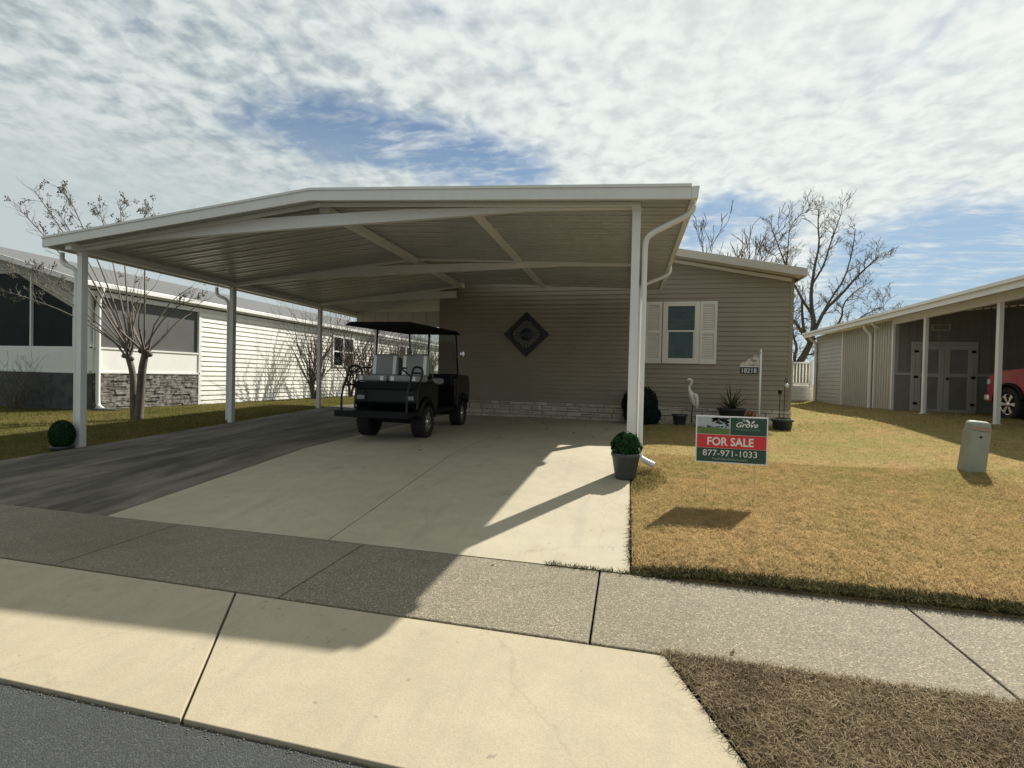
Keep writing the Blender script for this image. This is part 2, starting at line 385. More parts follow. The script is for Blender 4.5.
# lawns
xs_r = lin(.066, 9, 60) + lin(9, 45, 24)[1:] + [120, 300, 600]; ys_r = lin(3.575, 14, 70) + lin(14, 45, 20)[1:] + [120, 300, 600]
structure(grid('lawn', xs_r, ys_r, lawn_r, M['lawn_base'], .3))
xs_l = [-600, -300, -120] + lin(-45, -15, 20) + lin(-15, -8.79, 40)[1:]
structure(grid('lawn', xs_l, lin(3.575, 17, 60) + lin(17, 45, 20)[1:] + [120, 300, 600], lawn_l, M['lawn_green_base'], .3))
structure(grid('backyard', lin(-8.785, .06, 12), [17.21, 25, 45, 120, 300, 600], lambda x, y: .30, M['lawn_green_base'], .3))
vz = lambda x, y: -.055 + (y-1.65)/.92*.05
def vx(y): return .615 - (y-1.648)*.4231
vg = MB(); 
vy = lin(1.66, 2.566, 8); vr = lin(0, 1, 40)
vs = [(vx(y)+.004+(18-vx(y))*t*t, y, vz(0, y)) for y in vy for t in vr]
vg.add(vs, [(j*41+i, j*41+i+1, (j+1)*41+i+1, (j+1)*41+i) for j in range(8) for i in range(40)], True)
structure(vg.build('verge', M['verge_base']))
structure(grid('verge', lin(-40, -9.7, 10), [1.66, 2.566], vz, M['verge_base']))

# ------------------------------------------------------------------ grass blades
def blades(name, P, h, w, m, lean=.5, label=None):
    n = len(P); P = np.asarray(P, dtype=np.float64)
    a = np.random.uniform(0, 2*PI, n); la = np.random.uniform(0, 2*PI, n)
    H = h*np.random.uniform(.5, 1.25, n); W = w*np.random.uniform(.6, 1.3, n); L = H*lean*np.random.uniform(.2, 1.9, n)
    side = np.stack([np.cos(a), np.sin(a), np.zeros(n)], 1)*W[:,None]*.5
    ld = np.stack([np.cos(la), np.sin(la), np.zeros(n)], 1)*L[:,None]
    up = np.zeros((n,3)); up[:,2] = H
    mid = P + ld*.35 + up*.6; tip = P + ld + up*np.clip(1.0-.25*(L/H)[:,None]**2, .35, 1)
    V = np.stack([P-side, P+side, mid+side*.8, mid-side*.8, tip], 1).reshape(-1, 3)
    me = bpy.data.meshes.new(name); me.vertices.add(5*n); me.vertices.foreach_set('co', V.ravel())
    b = np.arange(n)*5
    loops = np.stack([b, b+1, b+2, b+3, b+3, b+2, b+4], 1).ravel()
    me.loops.add(7*n); me.loops.foreach_set('vertex_index', loops.astype(np.int32))
    st = np.stack([np.arange(n)*7, np.arange(n)*7+4], 1).ravel()
    me.polygons.add(2*n); me.polygons.foreach_set('loop_start', st.astype(np.int32))
    me.update(calc_edges=True); me.validate()
    me.materials.append(m); o = bpy.data.objects.new(name, me); C.objects.link(o); o['kind'] = 'stuff'
    if label: o['label'] = label
    return o
def scatter(n, x0, x1, y0, y1, zf, keep=None):
    X = np.random.uniform(x0, x1, n); Y = np.random.uniform(y0, y1, n)
    return [(x, y, zf(x, y)) for x, y in zip(X, Y) if keep is None or keep(x, y)]
house_keep = lambda x, y: not (x < 3.75 and y > 12.3) and not (x > 7.4 and y > 16.3)
P = scatter(150000, .07, 4.2, 3.58, 7.2, lawn_r, lambda x, y: x < 1.2+(y*.55)) + scatter(60000, 2.6, 8.5, 3.58, 7.2, lawn_r, lambda x, y: x >= min(4.2, 1.2+y*.55))
P += scatter(80000, .07, 8, 6.5, 12.6, lawn_r, house_keep)
blades('grass', P, .026, .0040, M['lawn'], 1.3, 'tan dormant lawn grass on the sunny front lawn')
P = scatter(26000, 1, 14, 11, 26, lawn_r, house_keep)
blades('grass', P, .05, .012, M['lawn'], 1.0, 'tan dormant grass on the far side lawn')
P = scatter(20000, .06, 8.0, 3.545, 3.66, lambda x, y: lawn_r(x, max(y, 3.58))-.01, None)
P += scatter(900, .05, .09, 3.58, 6.5, lambda x, y: lawn_r(.07, y)-.03) + scatter(500, -.55, .06, 3.562, 3.58, lambda x, y: -.025)
blades('grass', P, .055, .006, M['edge_grass'], .9, 'green grass edge along the pavement, coloured darker for its shade')
P = scatter(2600, .08, .50, 5.3, 6.5, lawn_r, lambda x, y: (x-.1)**2*4+(y-5.95)**2*1.6 < .45*random.random()+.15)
blades('grass', P, .05, .007, M['lawn_green'], .9, 'greener weeds around the downspout outlet')
P = scatter(60000, .0, 3.2, 1.66, 2.60, vz, lambda x, y: x > vx(y)-.01 and x < 1.1+(y-1.6)*1.3) + scatter(50000, 1.0, 5.0, 1.66, 2.60, vz, lambda x, y: x >= 1.1+(y-1.6)*1.3)
blades('grass', P, .030, .0042, M['verge'], 1.6, 'dry brown grass strip beside the street')
P = scatter(30000, -16, -8.76, 4.2, 10.5, lawn_l) + scatter(26000, -14.4, -8.76, 10.5, 22, lawn_l)
blades('grass', P, .05, .009, M['lawn_green'], .9, 'green and straw coloured grass beside the left neighbour')

# ------------------------------------------------------------------ lap siding / stone helpers
def laps(mb, org, u, n, zr, width, step=.115, out=.022):
    """courses of siding on a vertical plane: org (x,y), u along, n outwards; width(z) -> (a,b)"""
    z = zr[0]; ox, oy = org
    while z < zr[1]-1e-4:
        z2 = min(z+step, zr[1]); a0, b0 = width(z); a1, b1 = width(z2)
        if b0-a0 > .02:
            b1 = max(b1, a1)
            def p(t, d, zz): return (ox+u[0]*t+n[0]*d, oy+u[1]*t+n[1]*d, zz)
            mb.add([p(a0,out,z), p(b0,out,z), p(b1,.003,z2), p(a1,.003,z2), p(a0,-.03,z), p(b0,-.03,z)], [(0,1,2,3), (4,5,1,0)])
        z = z2
def ashlar(mb, org, u, n, a, b, z0, z1, rows, wr, depth=(.02,.05), gap=.006):
    ox, oy = org; hs = [random.uniform(.7, 1.3) for _ in range(rows)]; s = sum(hs); z = z0
    for h in hs:
        h = h/s*(z1-z0); t = a - random.uniform(0, .2)
        while t < b:
            w = random.uniform(*wr); t0 = max(t, a); t1 = min(t+w, b)
            if t1-t0 > .03:
                d = random.uniform(*depth)
                parts = [(z, z+h)] if random.random() > .25 else [(z, z+h*.5), (z+h*.5, z+h)]
                for q0, q1 in parts:
                    dd = d*random.uniform(.8, 1.1)
                    c = (ox+u[0]*(t0+t1)/2+n[0]*(dd-.05)/2, oy+u[1]*(t0+t1)/2+n[1]*(dd-.05)/2, (q0+q1)/2)
                    mb.obox(c, (u[0],u[1],0), (n[0],n[1],0), (0,0,1), (t1-t0-gap)/2, (dd+.05)/2, (q1-q0-gap)/2)
            t += w
        z += h

def text_mesh(body, name, m, parent, loc, width, height, shear=0, bold=0, tilt=0, xdir=Vector((1,0,0)), depth=.0015):
    """flat lettering facing -y, its lower-left corner at loc"""
    cu = bpy.data.curves.new(name, 'FONT'); cu.body = body; cu.size = 1; cu.shear = shear; cu.offset = bold; cu.extrude = .002; cu.resolution_u = 4
    o = bpy.data.objects.new(name, cu); C.objects.link(o)
    bpy.context.view_layer.update()
    me = bpy.data.meshes.new_from_object(o.evaluated_get(bpy.context.evaluated_depsgraph_get()))
    bpy.data.objects.remove(o); bpy.data.curves.remove(cu)
    co = np.zeros(len(me.vertices)*3); me.vertices.foreach_get('co', co); co = co.reshape(-1, 3)
    mn = co.min(0); mx = co.max(0); q = np.zeros_like(co)
    xx = (co[:,0]-mn[0])/(mx[0]-mn[0])*width; zz = (co[:,1]-mn[1])/(mx[1]-mn[1])*height
    q[:,0] = loc[0] + xx; q[:,2] = loc[2] + zz + xx*tilt; q[:,1] = loc[1] - (co[:,2]-mn[2])/(mx[2]-mn[2]+1e-9)*depth
    me.vertices.foreach_set('co', q.ravel()); me.update(); me.materials.clear(); me.materials.append(m); me.name = name
    ob = bpy.data.objects.new(name, me); C.objects.link(ob); ob.parent = parent
    return ob

# ================================================================== THE HOUSE
WY = 12.62
XL, XR = -5.07, 3.69
house = empty('manufactured_house', (0,0,0), 0, 'tan lap sided house with white shuttered window and pale stone skirting behind the carport', 'house')
RIDGE = -.69
def roof_under(X, front=0): return 3.70 + (XR-X)*.198 if X > RIDGE else 3.70 + (X-XL)*.198
w = MB()
laps(w, (0, WY), (1,0), (0,-1), (.755, 4.72), lambda z: (max(XL, XL+(z-3.88)/.198), min(XR, XR-(z-3.88)/.198)))
w.prism_y([(XL,.30),(XR,.30),(XR,3.85),(RIDGE,4.71),(XL,3.85)], WY+.004, WY+.12)
w.build('wall', M['siding'], house)
for xx, sgn in ((XR, 1), (XL, -1)):
    w = MB(); laps(w, (xx, WY+.12), (0,1), (sgn,0), (.755, 3.86), lambda z: (0, 17)); w.box(xx-.12*(sgn > 0)-.0, xx+.12*(sgn < 0), WY+.121, WY+17.1, .30, 3.85); w.build('side_wall', M['siding'], house)
w = MB(); w.box(XR-.06, XR+.02, WY-.022, WY+.07, .75, 3.86); w.build('corner_trim', M['siding'], house)
w = MB(); ashlar(w, (0, WY), (1,0), (0,-1), XL, XR, .26, .745, 4, (.22,.55), (.025,.06), .014); ashlar(w, (XR, WY), (0,1), (1,0), 0, 6, .26, .745, 4, (.25,.62), (.03,.055))
sk = w.build('stone_skirting', M['stone_light'], house, .005, 1)
w = MB(); w.box(XL, XR, WY-.006, WY+.003, .26, .745); w.build('mortar', M['panel_dark'], sk)
w = MB()
for sgn in (1, -1):
    xe = XR+.12 if sgn > 0 else XL-.12
    def rz(x): return (3.87+.198*((XR-x) if sgn > 0 else (x-XL)))
    y0, y1 = WY-.40, WY+17.3
    p = [(RIDGE, rz(RIDGE)+.03), (xe, rz(xe)+.03), (xe, rz(xe)+.11), (RIDGE, rz(RIDGE)+.11)]
    w.prism_y(p if sgn > 0 else p[::-1], y0, y1)
roof = w.build('roof', M['shingle'], house)
w = MB()
for sgn in (1, -1):
    xe = XR+.13 if sgn > 0 else XL-.13
    def rz(x): return (3.87+.198*((XR-x) if sgn > 0 else (x-XL)))
    p = [(RIDGE, rz(RIDGE)-.055), (xe, rz(xe)-.055), (xe, rz(xe)+.125), (RIDGE, rz(RIDGE)+.125)]
    w.prism_y(p if sgn > 0 else p[::-1], WY-.43, WY-.402)
    w.box(min(xe, xe+.03*sgn), max(xe, xe+.03*sgn), WY-.43, WY+17.3, rz(xe)-.055, rz(xe)+.12)
w.build('fascia', M['tanroof'], roof)
w = MB()
for sgn in (1, -1):
    xe = XR+.12 if sgn > 0 else XL-.12
    def rz(x): return (3.87+.198*((XR-x) if sgn > 0 else (x-XL)))
    p = [(RIDGE, rz(RIDGE)-.02), (xe, rz(xe)-.02), (xe, rz(xe)+.025), (RIDGE, rz(RIDGE)+.025)]
    w.prism_y(p if sgn > 0 else p[::-1], WY-.40, WY+.02)
w.build('soffit', M['trim'], roof)
w = MB(); p = [(RIDGE, 4.61), (XR-.05, 3.745), (XR-.05, 3.825), (RIDGE, 4.69)]; w.prism_y(p, WY-.04, WY-.016)
w.build('frieze_trim', M['trim'], house)
# window
wx0, wx1, wz0, wz1 = .80, 1.66, 1.80, 3.31
win = box('window', M['backing'], house, wx0, wx1, WY-.004, WY+.0, wz0, wz1)
m = MB()
m.box(wx0, wx0+.12, WY-.06, WY-.0145, wz0, wz1); m.box(wx1-.12, wx1, WY-.06, WY-.0145, wz0, wz1)
m.box(wx0+.12, wx1-.12, WY-.06, WY-.0145, wz1-.11, wz1); m.box(wx0+.12, wx1-.12, WY-.065, WY-.0145, wz0, wz0+.10)
m.build('frame', M['shutter'], win, .006)
m = MB(); m.box(wx0+.12, wx1-.12, WY-.05, WY-.02, 2.575, 2.615)
m.box(wx0+.12, wx0+.145, WY-.045, WY-.02, wz0+.10, 2.575); m.box(wx1-.145, wx1-.12, WY-.045, WY-.02, wz0+.10, 2.575); m.box(wx0+.145, wx1-.145, WY-.045, WY-.02, wz0+.10, wz0+.13)
m.build('sash', M['trim'], win, .003)
m = MB(); m.box(wx0+.12, wx1-.12, WY-.040, WY-.036, wz0+.1, wz1-.11); m.build('pane', M['glass'], win)
m = MB()
cx = lin(wx0+.13, wx1-.13, 60); 
vsx = [(x, WY-.020+.013*math.sin(i*.9+.6*math.sin(i*.37)), z) for z in (wz0+.12, 2.70) for i, x in enumerate(cx)]
m.add(vsx, [(i, i+1, 61+i+1, 61+i) for i in range(60)], True); m.build('curtain', M['curtain'], win)
m = MB(); m.tube([(1.225+.055*math.cos(a), WY-.013, 2.98+.055*math.sin(a)) for a in lin(0, 2*PI, 20)], .008, 6); m.build('hanging_ring', M['curtain'], win)
for sx0 in (.395, 1.665):
    s = MB(); a, b = sx0, sx0+.385
    s.box(a, a+.06, WY-.058, WY-.0145, 1.80, 3.31); s.box(b-.06, b, WY-.058, WY-.0145, 1.80, 3.31)
    for z0, z1 in ((1.80, 1.90), (2.53, 2.60), (3.23, 3.31)): s.box(a+.06, b-.06, WY-.058, WY-.0145, z0, z1)
    for z0, z1 in ((1.90, 2.53), (2.60, 3.23)):
        z = z0
        while z < z1-.02:
            s.hexa([(a+.06, WY-.050, z), (b-.06, WY-.050, z), (b-.06, WY-.016, z), (a+.06, WY-.016, z), (a+.06, WY-.030, z+.040), (b-.06, WY-.030, z+.040), (b-.06, WY-.016, z+.040), (a+.06, WY-.016, z+.040)]); z += .042
    s.build('shutter', M['shutter'], house)
# wall plaque
pl = empty('wall_plaque', (-2.615, WY-.03, 2.503), 0, 'dark diamond shaped sunburst plaque hanging on the tan wall under the carport', 'wall plaque')
R0, R1 = .60, .44
m = MB(); oc = [(R0,0),(0,R0*.985),(-R0,0),(0,-R0*.985)]; ic = [(R1,0),(0,R1*.985),(-R1,0),(0,-R1*.985)]
for k in range(4):
    k2 = (k+1) % 4
    m.hexa([(*[oc[k][0]], -.035, oc[k][1]), (ic[k][0], -.035, ic[k][1]), (ic[k2][0], -.035, ic[k2][1]), (oc[k2][0], -.035, oc[k2][1]),
            (oc[k][0], .012, oc[k][1]), (ic[k][0], .012, ic[k][1]), (ic[k2][0], .012, ic[k2][1]), (oc[k2][0], .012, oc[k2][1])])
m.build('diamond_frame', M['plaque'], pl)
m = MB(); m.add([(x, 0, z) for x, z in ic], [(0,1,2,3)]); m.build('back_panel', M['plaque'], pl)
m = MB()
for k in range(24):
    a = 2*PI*k/24; L = .95*R1/(abs(math.cos(a))+abs(math.sin(a))*1.015); L = min(L, .36)
    d = Vector((math.cos(a), 0, math.sin(a))); sd = Vector((-math.sin(a), 0, math.cos(a)))
    m.hexa([d*.15-sd*.012+Vector((0,-.024,0)), d*.15+sd*.012+Vector((0,-.024,0)), d*.15+sd*.012+Vector((0,-.004,0)), d*.15-sd*.012+Vector((0,-.004,0)),
            d*L-sd*.034+Vector((0,-.024,0)), d*L+sd*.034+Vector((0,-.024,0)), d*L+sd*.034+Vector((0,-.004,0)), d*L-sd*.034+Vector((0,-.004,0))])
m.build('sun_rays', M['plaque_ray'], pl)
m = MB(); m.lathe([(.17, .0), (.17, -.02), (.12, -.045), (.05, -.06), (.01, -.062)], n=28, axis='y'); m.build('centre_boss', M['plaque_hub'], pl)

# ================================================================== THE CARPORT
cp = empty('carport', (-4.36, 6.0, 0), 0, 'large white low gabled aluminium carport attached to the tan house', 'carport')
def cpb(mb, name, m, parent=None, bevel=0):
    o = mb.build(name, m, parent or cp, bevel)
    o.location = (4.36, -6.0, 0) if (parent is None) else (0,0,0)
    return o
RXL, RXC, RXR = -9.20, -4.36, .66
def rtop(X): return 3.45 + (X-RXL)/(RXC-RXL)*.46 if X < RXC else 3.91 + (X-RXC)/(RXR-RXC)*(-.28)
def rund(X): return rtop(X) - .095
FY = 6.0
for side, (xa, xb, yb) in enumerate(((RXL, RXC, 16.5), (RXC, RXR, 12.15))):
    mb = MB()
    mb.prism_y([(xa, rund(xa)), (xb, rund(xb)), (xb, rtop(xb)), (xa, rtop(xa))], FY+.03, yb)
    y = FY + .12
    while y < yb-.1:                           # pressed ribs across the underside
        mb.prism_y([(xa+.02, rund(xa+.02)-.016), (xb-.02*(side == 1), rund(xb-.02*(side == 1))-.016), (xb-.02*(side == 1), rund(xb-.02*(side == 1))+.003), (xa+.02, rund(xa+.02)+.003)], y, y+.055)
        mb.prism_y([(xa+.02, rund(xa+.02)-.006), (xb-.02*(side == 1), rund(xb-.02*(side == 1))-.006), (xb-.02*(side == 1), rund(xb-.02*(side == 1))+.003), (xa+.02, rund(xa+.02)+.003)], y+.15, y+.19)
        y += .30
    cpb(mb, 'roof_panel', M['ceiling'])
def fband(off0, off1, y0, y1):
    mb = MB()
    for xa, xb in ((RXL-.09, RXC), (RXC, RXR+.0)):
        f = lambda X: rtop(max(min(X, RXR), RXL))
        mb.prism_y([(xa, f(xa)+off0), (xb, f(xb)+off0), (xb, f(xb)+off1), (xa, f(xa)+off1)], y0, y1)
    return mb
mb = fband(-.145, -.005, FY-.01, FY+.028); mb2 = fband(-.008, .025, FY-.025, FY+.05); mb.v_ = 0
o = len(mb.v); mb.v += mb2.v; mb.f += [[i+o for i in f] for f in mb2.f]; mb.sm += mb2.sm
cpb(mb, 'fascia', M['white'])
# gutters
def gutter(X0, X1, zt, y0, y1):
    mb = MB(); s = 1 if X1 > X0 else -1
    p = [(X0, zt-.14), (X0+s*.07, zt-.14), (X1-s*.004, zt-.05), (X1-s*.004, zt-.03), (X1, zt-.03), (X1, zt), (X0, zt)]
    mb.prism_y(p if s > 0 else p[::-1], y0, y1)
    return cpb(mb, 'gutter', M['white'])
gutter(RXR+.002, RXR+.085, 3.628, FY-.012, 12.15)
gutter(RXL-.002, RXL-.09, 3.445, FY+.055, 16.5)
# posts
def post(x, y, z0, z1, r=.05):
    mb = MB(); mb.box(x-r, x+r, y-r, y+r, z0, z1); mb.box(x-r-.012, x+r+.012, y-r-.012, y+r+.012, z0, z0+.012); mb.box(x-r-.006, x+r+.006, y-r-.006, y+r+.006, z1-.06, z1)
    cpb(mb, 'post', M['white'], None, .004)
PYS = (6.28, 9.46, 12.72)
for y in PYS + (16.05,): post(-8.84, y, B(y)-.01, 3.27)
for y in PYS[:2]: post(.055, y, slab_z(.0, y), 3.51)
# left and right edge beams
mb = MB(); mb.box(-8.90, -8.78, FY+.06, 16.4, 3.272, 3.39); cpb(mb, 'edge_beam', M['white'])
mb = MB(); mb.box(.0, .11, FY+.36, 12.15, 3.512, 3.565); cpb(mb, 'edge_beam', M['white'])
# cross beams: shallow pitched pair with an open triangle under the ridge
def crossbeam(y, xr):
    lo = [(-8.9, 3.285), (-7.6, 3.41), (-5.7, 3.455), (-3.15, 3.50), (-1.25, 3.545), (.10, 3.50)]
    lo = [p for p in lo if p[0] < xr] + ([(xr, 3.47)] if xr < 0 else [])
    hi = []
    for X in (-8.9, -7.6, -5.6, -4.36, -3.0, -1.25, .10):
        if X <= xr: hi.append((X, min(rtop(X)-.142, 3.655)))
    if xr < 0: hi.append((xr, 3.655))
    mb = MB(); mb.prism_y(lo + hi[::-1], y-.035, y+.035); cpb(mb, 'cross_beam', M['white'], None, .004)
    mb = MB()
    for xa, xb in ((-8.9, RXC), (RXC, .10)):
        xb = min(xb, xr)
        if xb > xa: mb.prism_y([(xa, rtop(xa)-.158), (xb, rtop(xb)-.158), (xb, rund(xb)-.020), (xa, rund(xa)-.020)], y-(.10 if y < 6.5 else .028), y-(.05 if y < 6.5 else -.028))
    cpb(mb, 'top_chord', M['white'])
    if xr > -4.3:
        mb = MB(); mb.box(-4.395, -4.325, y-(.13 if y < 6.5 else .05), y-(.1005 if y < 6.5 else .0285), 3.735, 3.785); cpb(mb, 'king_post', M['white'])
crossbeam(PYS[0], 2); crossbeam(PYS[1], 2); crossbeam(12.50, -4.55)
for X in (-2.12,): 
    mb = MB(); z = rund(X)-.018
    ye = 12.15 if X > -5 else 16.3
    mb.box(X-.06, X+.06, FY+.32, PYS[1]-.04, z-.055, z); mb.box(X-.06, X+.06, PYS[1]+.04, 12.15 if X > -5 else 12.45, z-.055, z); cpb(mb, 'purlin', M['white'])
mb = MB(); mb.box(-4.44, -4.28, FY+.33, 9.40, 3.70, 3.79); mb.box(-4.44, -4.28, 9.52, 12.4, 3.70, 3.79); cpb(mb, 'ridge_beam', M['white'])
# end panel at the rear of the left bay
mb = MB(); mb.box(-8.78, -5.2, 14.60, 14.64, 2.93, 3.40); mb.box(-8.78, -5.2, 14.57, 14.60, 2.90, 2.96)
for i in range(8): mb.box(-8.6+i*.45, -8.56+i*.45, 14.585, 14.60, 2.96, 3.40)
cpb(mb, 'end_panel', M['trim'])
# downspouts
def downspout(pts, bottom=None, r=(.035,.042)):
    mb = MB()
    pts = [Vector(p) for p in pts]
    mb.tube(pts, r[0], 10); return cpb(mb, 'downspout', M['white'])
def smooth(pts, it=2):
    pts = [Vector(p) for p in pts]
    for _ in range(it):
        q = [pts[0]]
        for a, b in zip(pts[:-1], pts[1:]): q += [a*.75+b*.25, a*.25+b*.75]
        q.append(pts[-1]); pts = q
    return pts
downspout(smooth([(.70,6.14,3.46),(.70,6.14,3.40),(.63,6.17,3.34),(.40,6.22,3.25),(.20,6.26,3.16),(.165,6.28,3.06),(.165,6.28,2.9),(.165,6.28,1.2),(.165,6.28,.52),(.168,6.26,.42),(.24,6.22,.385),(.34,6.20,.345)]))
downspout(smooth([(.70,9.46,3.47),(.70,9.46,3.36),(.60,9.46,3.29),(.35,9.46,3.20),(.19,9.46,3.12),(.165,9.46,3.0),(.165,9.46,1.0),(.165,9.46,.36)]))
for y in PYS[:2]:
    downspout(smooth([(-9.29,y,3.29),(-9.29,y,3.16),(-9.24,y,3.09),(-9.05,y,3.03),(-8.97,y,2.95),(-8.955,y,2.8),(-8.955,y,1.0),(-8.955,y,B(y)+.03)]))

# ================================================================== LEFT NEIGHBOUR
LX, LY0, LY1, LY2 = -14.4, 10.5, 14.02, 40.
nl = empty('neighbour_house', (0,0,0), 0, 'white sided house on the left with screened porch and grey stone skirting', 'house')
m = MB(); laps(m, (LX, 0), (0,1), (1,0), (.16, 3.50), lambda z: (LY1, LY2), .17, .032); m.box(LX-.12, LX-.004, LY1, LY2, .1, 3.5); m.build('wall', M['siding_white'], nl)
m = MB(); m.box(LX-.1, LX, LY0, LY1-.05, 1.24, 1.935); m.box(LX-.10, LX+.03, LY0, LY1-.05, 1.215, 1.265); m.box(LX-.1, LX+.025, LY0, LY1-.05, 1.90, 1.95); m.box(LX-.1, LX+.03, LY1-.10, LY1+.0, .15, 3.5); m.box(LX-.1, LX+.01, LY0, LY1-.1, 3.36, 3.5)
m.build('porch_panel', M['white'], nl)
m = MB(); ashlar(m, (LX-.02, 0), (0,1), (1,0), LY0, LY1-.11, .12, 1.212, 19, (.12,.42), (.02,.055), .010); m.box(LX-.15, LX-.03, LY0, LY1-.1, .1, 1.2); m.build('stone_skirting', M['stone_dark'], nl)
m = MB(); m.box(LX-.06, LX-.045, LY0+.08, LY1-.11, 1.951, 3.36); m.build('porch_screen', M['screen_grey'], nl)
# gabled front, in its own shade
m = MB(); m.box(-22, LX-.10, LY0, LY0+.1, 1.225, 1.94); m.box(-22, LX-.1, LY0-.03, LY0+.1, 1.205, 1.25); m.box(-15.12, LX-.10, LY0-.005, LY0+.1, 1.94, 3.55); m.box(-16.70, -16.65, LY0-.02, LY0+.08, 1.945, 4.0); m.box(-19.0, -18.94, LY0-.02, LY0+.08, 1.945, 4.3)
m.build('porch_front', M['white'], nl)
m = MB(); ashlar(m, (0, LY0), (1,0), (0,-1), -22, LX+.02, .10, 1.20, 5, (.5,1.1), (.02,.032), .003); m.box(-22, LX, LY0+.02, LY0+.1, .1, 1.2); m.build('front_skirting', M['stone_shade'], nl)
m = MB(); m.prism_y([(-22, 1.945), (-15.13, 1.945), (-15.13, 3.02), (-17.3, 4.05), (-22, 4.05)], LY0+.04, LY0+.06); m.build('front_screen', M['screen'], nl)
m = MB(); m.prism_y([(-15.13, 3.021), (LX-.05, 3.56), (LX-.05, 3.66), (-20.4, 5.2), (-22, 4.78), (-22, 4.051), (-17.3, 4.051)], LY0+.02, LY0+.09)
m.build('front_gable', M['panel_tan'], nl)
def lroof(x): return 3.63 + (-14.25-x)*.262
m = MB(); p = [(-20.4, lroof(-20.4)), (-14.25, lroof(-14.25)), (-14.25, lroof(-14.25)+.07), (-20.4, lroof(-20.4)+.07)]; m.prism_y(p, LY0-.35, LY2+.3)
p = [(-26.6, lroof(-14.25)), (-20.4, lroof(-20.4)), (-20.4, lroof(-20.4)+.07), (-26.6, lroof(-14.25)+.07)]; m.prism_y(p, LY0-.35, LY2+.3)
lr = m.build('roof', M['shingle'], nl)
m = MB(); p = [(-20.4, lroof(-20.4)-.06), (-14.25, lroof(-14.25)-.06), (-14.25, lroof(-14.25)+.085), (-20.4, lroof(-20.4)+.085)]; m.prism_y(p, LY0-.39, LY0-.352); m.build('rake_trim', M['white'], lr)
m = MB(); m.box(-14.25, -14.14, LY0-.36, LY2+.3, 3.58, 3.71); m.build('gutter', M['white'], lr, .012)
m = MB(); m.box(LX+.001, -14.251, LY0-.3, LY2+.2, 3.54, 3.58); m.build('soffit', M['white'], lr)
m = MB(); m.tube(smooth([(-14.2,LY0+.1,3.60),(-14.2,LY0+.1,3.5),(-14.24,LY0+.1,3.42),(-14.31,LY0+.1,3.3),(-14.33,LY0+.1,3.1),(-14.33,LY0+.1,1.0),(-14.33,LY0+.1,.42),(-14.3,LY0+.1,.30),(-14.05,LY0+.05,.22)]), .055, 10); m.build('downspout', M['white'], nl)
def sash_window(parent, X, y0, y1, z0, z1):
    wn = box('window', M['backing'], parent, X-.01, X+.012, y0, y1, z0, z1)
    f = MB(); ym = (y0+y1)/2
    for a, b in ((y0-.05, y0+.05), (ym-.08, ym+.08), (y1-.05, y1+.05)): f.box(X+.012, X+.06, a, b, z0-.05, z1+.05)
    f.box(X+.012, X+.055, y0, y1, z0-.05, z0+.04); f.box(X+.012, X+.055, y0, y1, z1-.04, z1+.05); f.box(X+.012, X+.045, y0, y1, (z0+z1)/2-.03, (z0+z1)/2+.03)
    f.build('frame', M['white'], wn, .006)
    g = MB(); g.box(X+.02, X+.026, y0+.05, y1-.05, z0+.04, z1-.04); g.build('pane', M['glass'], wn)
sash_window(nl, LX+.02, 21.75, 23.6, 1.72, 3.2); sash_window(nl, LX+.02, 29.0, 30.9, 1.72, 3.2)
sb = MB(); sb.hexa([(-14.12,10.30,.15),(-13.98,10.30,.15),(-13.75,10.80,.15),(-14.3,10.80,.15),(-14.1,10.32,.27),(-13.98,10.32,.27),(-13.75,10.8,.22),(-14.3,10.8,.22)])
tag(sb.build('splash_block', M['pot'], None, .02), 'dark splash block under the downspout at the left house corner', 'splash block')

# ================================================================== RIGHT NEIGHBOUR
RX, RY0, RY1, RY2 = 7.5, 16.4, 19.85, 22.35
nr = empty('neighbour_garage', (0,0,0), 0, 'grey sided building on the right with open carport and white framed double doors', 'garage')
m = MB(); laps(m, (RX, 0), (0,1), (-1,0), (.45, 3.32), lambda z: (RY1, RY2), .15, .022); m.box(RX+.004, RX+.1, RY1, RY2, .3, 3.3); m.build('siding_wall', M['siding_grey'], nr)
m = MB(); m.box(RX-.01, RX+.1, RY0, RY1-.03, .52, 3.3)
y = RY0+.06
while y < RY1-.1: m.box(RX-.026, RX-.01, y, y+.05, .53, 3.29); y += .15
m.build('ribbed_wall', M['panel_tan'], nr)
for y0 in (RY0-.02, RY0+1.05, RY1-.04, RY2-.06):
    m = MB(); m.box(RX-.04, RX+.02, y0, y0+.07, .45, 3.3); m.build('corner_trim', M['white'], nr)
m = MB(); m.box(RX-.035, RX, RY0+.05, RY1-.04, .46, .53); m.build('bottom_trim', M['white'], nr)
m = MB(); m.tube(smooth([(7.22,17.6,3.36),(7.22,17.6,3.2),(7.3,17.62,3.1),(7.4,17.62,3.0),(7.42,17.62,2.85),(7.42,17.62,1.0),(7.42,17.62,.6),(7.36,17.6,.53),(7.2,17.55,.5)]), .05, 10); m.build('downspout', M['white'], nr)
m = MB(); m.tube(smooth([(7.2,22.25,3.34),(7.2,22.25,3.2),(7.38,22.25,3.1),(7.42,22.25,2.9),(7.42,22.25,.5)]), .05, 10); m.build('downspout', M['white'], nr)
